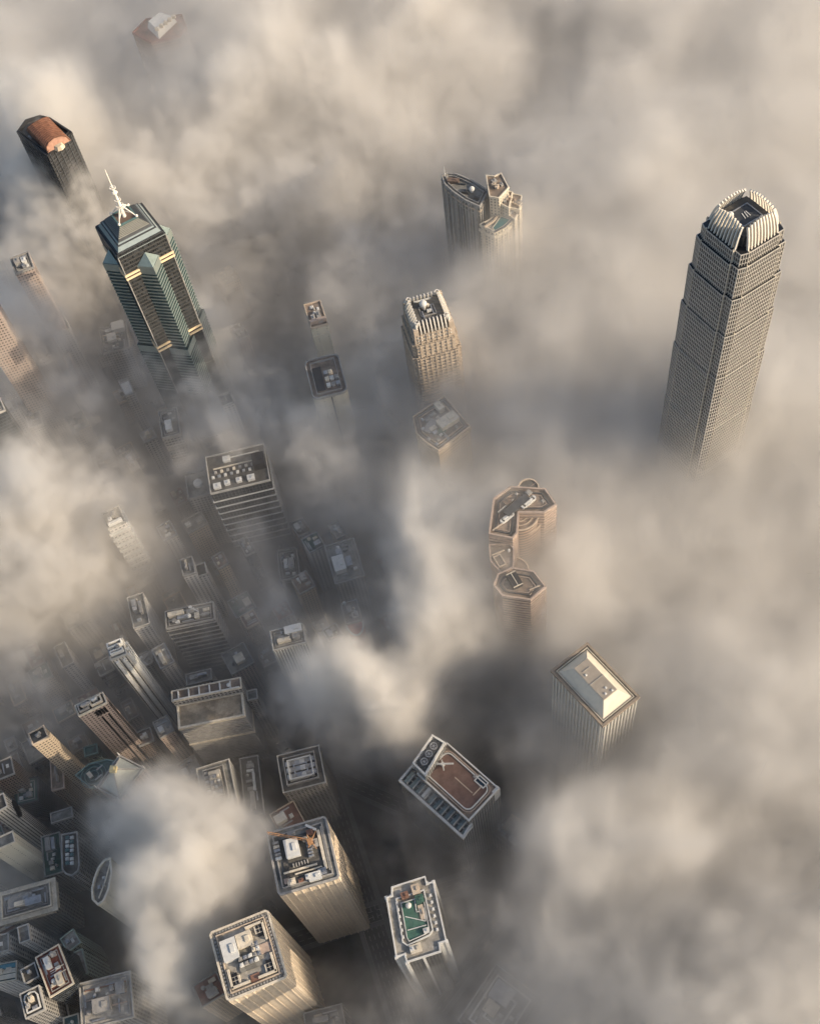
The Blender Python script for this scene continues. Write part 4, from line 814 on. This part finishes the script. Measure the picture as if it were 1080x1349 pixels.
    m.build('white_rim', MT['white'], r_); b.ip('radome', 454, 796, 3, 3, 3, MT['white']); b.ip('frame', 468, 810, 5, 5, 1.5, MT['white'])
    b = g('porthole in'); m = MB(); n = 20
    for rr, xx, mt in ((7.2, 0, MT['black']),):
        ys, zs = -b.d*.05, 92; P = [(b.w/2+.7, ys+rr*math.cos(2*math.pi*i/n), zs+rr*math.sin(2*math.pi*i/n)) for i in range(n)]; Q = [(b.w/2-.3, y, z) for _, y, z in P]; m.face(P)
        for i in range(n): m.face([P[i], P[(i+1) % n], Q[(i+1) % n], Q[i]])
    m.build('round_porthole', MT['black'], b.root)
    b = g('bracketed cornice at'); w, d = b.w, b.d; m = MB(); m.ring(off(b.poly, 3.5), off(b.poly, -.2), 68, 69.6); 
    for i in range(26): m.box(-w/2+w*i/25, -d/2-2, 64.5, 1, 3.4, 3.5)
    for i in range(14): m.box(w/2+2, -d/2+d*i/13, 64.5, 3.4, 1, 3.5)
    m.build('cornice', MT['cream'], b.root); b.item('deck_patch', -w*.1, d*.1, w*.5, d*.4, 2.4, MT['grey'])
    b = g('reddish brown roof'); m = MB(); m.prism(rectp(b.w*.5, b.d*.55, -b.w*.05, 0), b.h-.2, b.h+.5); m.build('red_deck', MT['redfelt'], b.roof)
    for i in range(2): b.item('duct', -b.w*.05, b.d*(.02-.05*i), 4, .4, .7, MT['white']); b.item('duct', b.w*.3, -b.d*.12+i*4, 4, .5, .7, MT['cream'])
    b.item('water_tank', -b.w*.15, -b.d*.22, 3, 3, 2.6, MT['white']); b.item('radome', b.w*.15, b.d*.36, 4, 4, 3, MT['grey'])
    b = g('rounded white kerb'); m = MB(); q = [(-b.w*.36+0, -b.d*.36), (b.w*.36, -b.d*.36), (b.w*.36, b.d*.2), (b.w*.26, b.d*.34), (0, b.d*.4), (-b.w*.28, b.d*.34), (-b.w*.36, b.d*.2)]; m.ring(q, off(q, -.7), b.h-.2, b.h+1.8); m.build('rounded_kerb', MT['white'], b.roof)
    b = g('blue teal striped'); 
    for i in range(3): b.item('duct', 0, b.d*(.3-.28*i), b.w*.94, 3, 1.2, plain('sky blue panel', (.1, .25, .3), .4) if i == 0 else MT['cream'])
    b = g('reddish lines half')
    for i in range(3): b.item('duct', 0, b.d*(.3-.22*i), b.w*.8, .8, .8, MT['pink'] if i else MT['copper'])
    b = g('raised pale plant court'); w, d = b.w, b.d; m = MB(); m.prism(rectp(w*.62, d*.66, -w*.02, d*.08), b.h-.2, b.h+.9); m.build('dark_court', RF['dark'], b.roof)
    m = MB(); q = rectp(w*.64, d*.68, -w*.02, d*.08); m.ring(q, off(q, -.7), b.h-.2, b.h+1.6); m.build('roof_kerb', MT['grey'], b.roof); m = MB(); m.prism(rectp(w*.34, d*.5, w*.02, d*.08), b.h+.9, b.h+4.5); c = m.build('pale_plant_block', RF['pale'], b.roof)
    for i in range(12): b.item('cooling_unit', w*(-.08+.1*(i % 3)), d*(-.1+.1*(i//3)), 2, 2.2, 1.2, CLUT[i % 4], 0, b.h+4.5, c)
    for i in range(7): b.item('cooling_unit', -w*.24, d*(-.2+.09*i), 2.8, 2, 1.8, MT['white' if i in (2, 4) else 'grey'], 0, b.h+.9)
    b = g('rows of plant inside'); w, d = b.w, b.d
    for e, z, mt in ((4, 3, 'grey'), (7, 4.5, 'white'), (11, 3, 'galv')): m = MB(); q = off(b.poly, -e); m.ring(q, off(q, -.9), b.h-.2, b.h+z); m.build('screen_wall', MT[mt], b.root)
    for i in range(18): b.item('cooling_unit', w*(-.28+.112*(i % 6)), d*(-.16+.17*(i//6)), 3.6, 3.6, 2.6, CLUT[i % 3])
    b = g('nested frames')
    for e in (5, 12): m = MB(); q = off(b.poly, -e); m.ring(q, off(q, -1.2), b.h-.2, b.h+2.5); m.build('screen_wall', MT['white'], b.root)
    b = g('pale canopy'); x, y = b.L(684, 1093, 36); m = MB(); m.box(x, y, 34, 13, 22, 5, .1); m.build('canopy', MT['cream'], b.roof)
    for i in range(6): b.ip('water_tank', 657+(i % 3)*5, 1088+(i//3)*5, 2.6, 2.6, 2, MT['white'])
    b = g('pinkish front screen'); b.item('duct', 0, -b.d*.33, b.w*.95, 3, 4, MT['pink']); b.ledges(MT['cream'], 40, .5, 1, 100, 140, None, 'band')
    b = g('five sided'); b.ledges(MT['beige'], 60, .8, 2, 90, 148, None, 'pale_band'); m = MB(); q = off(b.poly, -4.5); m.ring(q, off(q, -.5), b.h-.3, b.h+1.2); m.build('roof_kerb', MT['beige'], b.root); b.item('deck_patch', -2, 3, 14, 7, 2.2, MT['grey'], .5); b.item('deck_patch', 3, -6, 11, 6, 1, MT['green'], .5)
    return BS
def special():
    # tower with rounded roof corners
    b = Bld('office_tower', 'hazy tower with round roof corners, a dark roof pit and plain pale walls', 'office tower', [(401, 477), (445, 466), (454, 517)], 140); w, d = b.w, b.d
    P = []
    for cx, cy, a0 in ((w/2-5, -d/2+5, -90), (w/2-5, d/2-5, 0), (-w/2+5, d/2-5, 90), (-w/2+5, -d/2+5, 180)): P += [(cx+5*math.cos(rad(a0+18*i)), cy+5*math.sin(rad(a0+18*i))) for i in range(6)]
    b.poly = P; b.shell(FC['cream'], RF['brown'], MT['grey'], (1.4, .8)); m = MB(); m.box(w*.02, -d/2-.2, 0, 1.2, .8, 139); m.build('dark_groove', MT['dark'], b.root)
    b.item('deck_patch', -w*.22, -d*.02, w*.26, d*.6, .5, MT['black']); m = MB(); q = off(P, -4); m.ring(q, off(q, -.6), b.h-.2, b.h+1.6); m.build('roof_kerb', MT['grey'], b.root)
    for i in range(8): b.item('plant_room', w*(.02+.14*(i % 3)), d*(-.25+.16*(i//3)), 3, 3.4, 2.2, CLUT[i % 4])
    # tower with a pyramid roof
    b = Bld('office_tower', 'pinkish tower under a pale glass pyramid roof with a golden box at the apex', 'office tower', [(128, 1038), (158, 1054), (191, 1012), (158, 995)], 122, rect=False); P = b.poly
    b.shell(FC['pink'], RF['grey'], MT['grey'], (1.2, .8)); ap = b.L(150, 1014, 140); q = off(P, -1.2); T = [(ap[0]+(x-ap[0])*.09, ap[1]+(y-ap[1])*.09) for x, y in q]
    m = MB(); m.prism(q, 122, 139, T); p_ = m.build('pyramid_roof', plain('pale roof glass', (.42, .44, .4), .35, .1, .08), b.root); m = MB()
    for x, y in zip(q, T): m.bar((*x, 122.3), (*y, 139.3), .8)
    m.build('hip_rib', MT['grey'], p_); m = MB(); m.box(*ap, 139, 4.6, 4.6, 3.2, .4); m.box(*ap, 142.2, 2.6, 2.6, 1.4, .4); m.build('apex_box', plain('gold panel', (.72, .6, .32), .35, .2, .1), p_)
    for x, y in P: m = MB(); m.cyl(x, y, 122, .5, 6, 8, .2); m.build('corner_mast', MT['white'], b.root)
    # teal octagon roof
    b = Bld('office_block', 'teal glass roof of eight sides with curved rings, against the pyramid roofed tower', 'office block', [(100, 1022), (118, 1007), (142, 1001), (152, 1003), (136, 1030), (121, 1039)], 88, rect=False)
    b.shell(FC['teal'], RF['teal'], MT['teal'], (1.5, .8)); cx, cy = b.L(124, 1022)
    for rr in (4, 7, 10):
        m = MB(); o = [(cx+rr*math.cos(i*math.pi/12), cy+rr*math.sin(i*math.pi/12)) for i in range(24)]; m.ring(o, off(o, -.5), b.h-.2, b.h+1); m.build('ring_rail', MT['teal'], b.roof)
    b.clutter(61, 3, big=False, inset=4)
    # curved sail plan
    b = Bld('office_tower', 'sail shaped roof with a thick curved white rim rising out of cloud', 'office tower', [(147, 1131), (139, 1133), (131, 1143), (125, 1158), (122, 1172), (123, 1186), (130, 1193), (138, 1188), (145, 1172), (149, 1150)], 112, rect=False)
    b.shell(FC['cream'], RF['grey'], MT['cream'], (2, 1.1)); m = MB(); p0, p1, p2 = b.L(146, 1138), b.L(140, 1160), b.L(131, 1184); m.bar((*p0, 113), (*p1, 113), .8); m.bar((*p1, 113), (*p2, 113), .8); m.build('inner_rim', MT['cream'], b.roof); b.clutter(62, 4, big=False, inset=4)
    # rounded end
    b = Bld('office_block', 'narrow roof with a rounded lower end and rows of white fans', 'office block', [(82, 1100), (103, 1096), (106, 1140), (104, 1148), (96, 1154), (88, 1152), (83, 1146)], 72, rect=False)
    b.shell(FC['grey'], RF['dark'], MT['grey'], (1.6, .8))
    for i in range(14): b.ip('cooling_unit', 90+(i % 2)*6, 1104+(i//2)*5.6, 2.6, 2.2, 2, MT['white' if i % 3 else 'teal'])
    b = Bld('pavilion', 'small lumpy pale octagonal roof beside the slim bright white tower', 'pavilion', [(181, 868), (188, 860), (196, 857), (202, 862), (201, 874), (192, 878), (184, 876)], 62, rect=False)
    b.shell(FC['grey'], RF['pale'], MT['grey'], (1, .6)); b.clutter(63, 6, big=False, inset=1.5)
    b = Bld('office_tower', 'hazy roof block of white tiles on a red brown tower near the top edge', 'office tower', [(175, 44), (193, 26), (240, 20), (246, 36), (236, 48), (200, 57)], 150, rect=False)
    b.shell(facade('red brown wall', (.22, .13, .1), (.05, .04, .04), 3.6, 2.6, .5, .6), RF['red'], MT['redfelt'], (1.5, .8)); P = [b.L(*p, 158) for p in ((192, 28), (211, 14), (231, 20), (207, 43))]; m = MB(); P = ccw(P); m.prism(P, 149.8, 158, [(x*.8+sum(p[0] for p in P)/20, y*.8+sum(p[1] for p in P)/20) for x, y in P]); c = m.build('tiled_roof_block', MT['white'], b.roof)
    for i in range(5): b.ip('plant_room', 208+i*5.4, 40-i*4, 2.4, 4, 3, MT['cream'], .5, 158)
CNT = {}
def fillers(BS):
    """low and middling blocks of the old town, seen through gaps in the fog"""
    r = random.Random(21); a = rad(21); ca, sa = math.cos(a), math.sin(a); done = []
    look = ['bare grey roof', 'crowded dark roof', 'pale patched roof', 'brown felt roof', 'green coated roof', 'reddish roof']; rk = ['grey', 'dark', 'pale', 'brown', 'green', 'red']; wk = ['grey', 'pink', 'white', 'brown', 'beige', 'dark']
    pr = ['grey', 'grey', 'galv', 'beige']; shape = ['slender', 'squat', 'long', 'square', 'low', 'middling']; used = set()
    for gi in range(-30, 26):
        for gj in range(-5, 60):
            if len(done) >= 170: break
            lx, ly = gi*25+r.uniform(-2, 2), gj*28+r.uniform(-2, 2); x, y = lx*ca-ly*sa, lx*sa+ly*ca; h = r.choice([16, 22, 28, 34, 40, 48, 60, 72])
            w, d = r.uniform(11, 21), r.uniform(12, 23); px, py = topx(x, y, h)
            if not (-30 < px < 520 and 330 < py < 1340): continue
            if py < 430 and px > 330 or (px > 400 and py > 930): continue
            if FM[min(33, int(py//40)), min(26, max(0, int(px//40)))] > 5: continue
            if any(math.hypot(x-f[0], y-f[1]) < f[2]*.86+max(w, d)*.5 for f in FOOT): continue
            i, j, k = r.randrange(6), r.randrange(6), r.randrange(6)
            best = sorted(FOOT, key=lambda f: (topx(f[0], f[1], f[3].h)[0]-px)**2+(topx(f[0], f[1], f[3].h)[1]-py)**2)
            for f in best[:14]:
                hx, hy = topx(f[0], f[1], f[3].h); dx, dy = px-hx, py-hy; dr = ('right of' if dx > 0 else 'left of') if abs(dx) > abs(dy) else ('below' if dy > 0 else 'above')
                short = SHORT.get(f[3].label)
                if short is None or (dr, short) in used: continue
                used.add((dr, short)); break
            else: continue
            b = Bld('low_block', f'{shape[k]} low block with {look[i]}, next {dr} the {short}', 'low block', [(0, 0), (10, 0), (10, 10)], h, reg=False)
            b.c = Vector((x, y)); b.ang = a; b.cos, b.sin = ca, sa; b.root.location = (x, y, 0); b.root.rotation_euler.z = a
            if shape[k] in ('long', 'slender'): w *= .62
            if shape[k] == 'square': d = w
            b.w, b.d = w, d; b.poly = rectp(w, d); b.root['group'] = 'low blocks of the old town'; b.shell(FC[wk[j]], RF[rk[i]], MT[pr[j % 4]], (1.1, .5)); b.clutter(r.randrange(999), 1 if look[i].startswith('bare') else 8 if 'crowd' in look[i] else 4, inset=1.4)
            done.append(b)
    print('fillers', len(done))
SHORT = {}
def make_short():
    keys = {'tallest tower': 'tallest tower', 'ringed white mast': 'ringed mast tower', 'comb of white fins': 'fin combed tower', 'copper vault roof': 'copper vault tower', 'orange crane': 'orange crane tower', 'dotted parapet': 'dotted parapet tower'}
    words = [('wide dark glass block with', 'four box glass block'), ('round pale tank', 'round tank roof'), ('gridded pale slab', 'gridded slab'), ('slim pale tower with white roof', 'slim pale tower'), ('long narrow block', 'pink roof strip'), ('hazy tower with a cluttered', 'strip head tower'), ('tall hazy tower fading', 'brown fog tower'), ('beaded edges', 'beaded edge tower'), ('striped louvred', 'louvred roof'), ('stepped grey block', 'dark court terraces'), ('glaring bare', 'glaring white roof'), ('dark court framed', 'broad edged court'), ('small crowded roof inland', 'crowded grey roof'), ('white stepped bands', 'stepped band tower'), ('upper one of a joined', 'fin walled pair'), ('round dish', 'crane arm block'), ('like a blade', 'blade walled block'), ('slim bright white tower with', 'bright white tower'), ('four slots', 'pinkish slotted tower'), ('narrow bright rooftop', 'brown terrace block'), ('white penthouse', 'white penthouse block'), ('curved bright red', 'red fronted building'), ('pale rim seen through haze', 'pale rimmed dark roof'), ('two small dark roof pits', 'thin beige tower'), ('cut by the left picture edge above', 'edge cut dark roof'), ('green speckled', 'green speckled roof'), ('porthole in', 'porthole building'), ('plain cream tower', 'plain cream tower'), ('small oblong roof', 'small oblong roof'), ('purplish', 'purplish block'), ('teal glass strip', 'teal strip block'), ('brown low block with a cluttered', 'brown cluttered block'), ('dark green roof terraces', 'green terraces'), ('bracketed cornice at', 'bracketed cornice'), ('reddish brown roof', 'reddish roof deck'), ('rounded white kerb', 'rounded kerb roof'), ('reddish lines half', 'reddish lined roof'), ('raised pale plant court', 'pale plant court'), ('between the two framed', 'long dark roof'), ('rows of plant inside', 'rows of plant'), ('pinkish front screen', 'pinkish screen tower'), ('round roof corners', 'round cornered tower'), ('pyramid roof with', 'pyramid roofed tower'), ('eight sides', 'teal octagon roof'), ('sail shaped', 'sail shaped roof'), ('rounded lower end', 'rounded end roof'), ('lumpy pale', 'octagonal pavilion'), ('broad hazy block', 'broad hazy block'), ('pale green angular', 'pale green block')]
    for f in FOOT:
        for k, v in list(keys.items())+words:
            if k in f[3].label: SHORT[f[3].label] = v; break
def streets():
    def sheet(name, pts, z, mat):
        m = MB(); m.face([(x, y, z) for x, y in ccw(pts)]); o = m.build(name, mat); o['kind'] = 'structure'; return o
    sheet('ground', [(-3500, -1200), (3500, -1200), (3500, 5000), (-3500, 5000)], 0, roofmat('city ground', (.04, .048, .052), .3))
    asp = plain('asphalt', (.034, .04, .046), .85, 0, .12, .1); wh = plain('road paint', (.5, .5, .48), .7)
    def road(a, b, w, lanes):
        A, B_ = at(*a, 0).to_2d(), at(*b, 0).to_2d(); d = (B_-A).normalized(); n = Vector((-d.y, d.x)); A -= d*60; B_ += d*60; L_ = (B_-A).length
        sheet('road', [A+n*w/2, A-n*w/2, B_-n*w/2, B_+n*w/2], .02+.01*len(MK), asp)
        m = MB(); t = math.atan2(d.y, d.x)
        for s_ in (-1, 1): q = A+d*L_/2+n*s_*(w/2+1.6); m.box(q.x, q.y, 0, L_, 3.2, .13+.01*len(MK), t)
        o = m.build('pavement', MT['paving']); o['kind'] = 'structure'
        m = MB()
        for i in range(1, lanes):
            k = 0
            while k < L_:
                q = A+d*(k+2)+n*(-w/2+w*i/lanes); m.face([tuple(q+d*e*2+n*f*.12)+(.06+.01*len(MK),) for e, f in ((-1, -1), (1, -1), (1, 1), (-1, 1))]); k += 7
        for s_ in (-1, 1): q0 = A+n*s_*(w/2-.5); q1 = B_+n*s_*(w/2-.5); m.face([tuple(q)+(.06+.01*len(MK),) for q in (q0-n*.1, q0+n*.1, q1+n*.1, q1-n*.1)][::-1])
        o = m.build('road_markings', wh); o['kind'] = 'structure'; MK.append(1)
    MK = []
    road((640, 990), (745, 905), 18, 5); road((690, 985), (755, 1075), 14, 4); road((450, 1090), (505, 1260), 18, 5); road((400, 1235), (520, 1195), 13, 3); road((300, 960), (480, 1040), 12, 3); road((395, 560), (420, 800), 16, 4); road((640, 1240), (745, 1100), 12, 3); road((180, 700), (330, 690), 11, 3)
    for i, (px, py) in enumerate(((753, 1204), (746, 1214.5), (760, 1210), (754, 1220.5))):
        p = at(px, py, 4); o = [(p.x+2.6*math.cos(k*math.pi/9), p.y+2.6*math.sin(k*math.pi/9)) for k in range(18)]; m = MB(); m.ring(o, off(o, -.9), 0, 4); q = m.build('ring_planter', MT['white']); q['category'] = 'planter'; q['group'] = 'four white ring planters'
        q['label'] = ['topmost of four hazy white rings on the ground', 'leftmost of four hazy white rings on the ground', 'rightmost of four hazy white rings on the ground', 'lowest of four hazy white rings on the ground'][i]
# ------------------------------------------------------------------ light and render settings
SUN_EL = 25.0
SUN_DIR = Vector((.93, -.37, 0)).normalized()      # where the sun stands, on the ground plane
def setup_light():
    w = bpy.data.worlds.new('World'); S.world = w; w.use_nodes = True; nt = w.node_tree
    bg = nt.nodes['Background']; sky = nt.nodes.new('ShaderNodeTexSky'); sky.sky_type = 'NISHITA'; sky.sun_disc = False
    sky.sun_elevation = rad(SUN_EL); sky.sun_rotation = math.atan2(SUN_DIR.x, SUN_DIR.y); sky.dust_density = 3.0; sky.air_density = 1.0
    nt.links.new(sky.outputs[0], bg.inputs[0]); bg.inputs[1].default_value = .12
    l = bpy.data.lights.new('sun', 'SUN'); l.energy = 3.9; l.angle = rad(.5); l.color = (1, .82, .61)
    so = bpy.data.objects.new('sun', l); S.collection.objects.link(so)
    d = SUN_DIR*math.cos(rad(SUN_EL))+Vector((0, 0, math.sin(rad(SUN_EL))))
    so.rotation_euler = d.to_track_quat('Z', 'Y').to_euler()
    S.view_settings.view_transform = 'Standard'; S.view_settings.look = 'None'; S.view_settings.gamma = 1; S.view_settings.exposure = EXPO
    S.view_settings.use_curve_mapping = False
    c = S.cycles
    c.use_denoising = True; c.max_bounces = 8; c.diffuse_bounces = 2; c.glossy_bounces = 2; c.transparent_max_bounces = 4
    c.volume_bounces = VB; c.volume_step_rate = VSTEP; c.volume_max_steps = 512
    c.use_adaptive_sampling = True; c.adaptive_threshold = .03; c.sample_clamp_indirect = 4
FM = np.array([[int(c) for c in r] for r in FOGMAP])
silver_tower(); mast_tower(); round_fin_tower(); copper_tower(); hip_tower(); hex_towers(); twin_landmarks(); court_building(); green_court(); curved_pair()
BS = city(); special(); make_short(); fillers(BS); streets()
EXPO = 0.44; VB = 4; VSTEP = 2.0
make_fog(); setup_light()
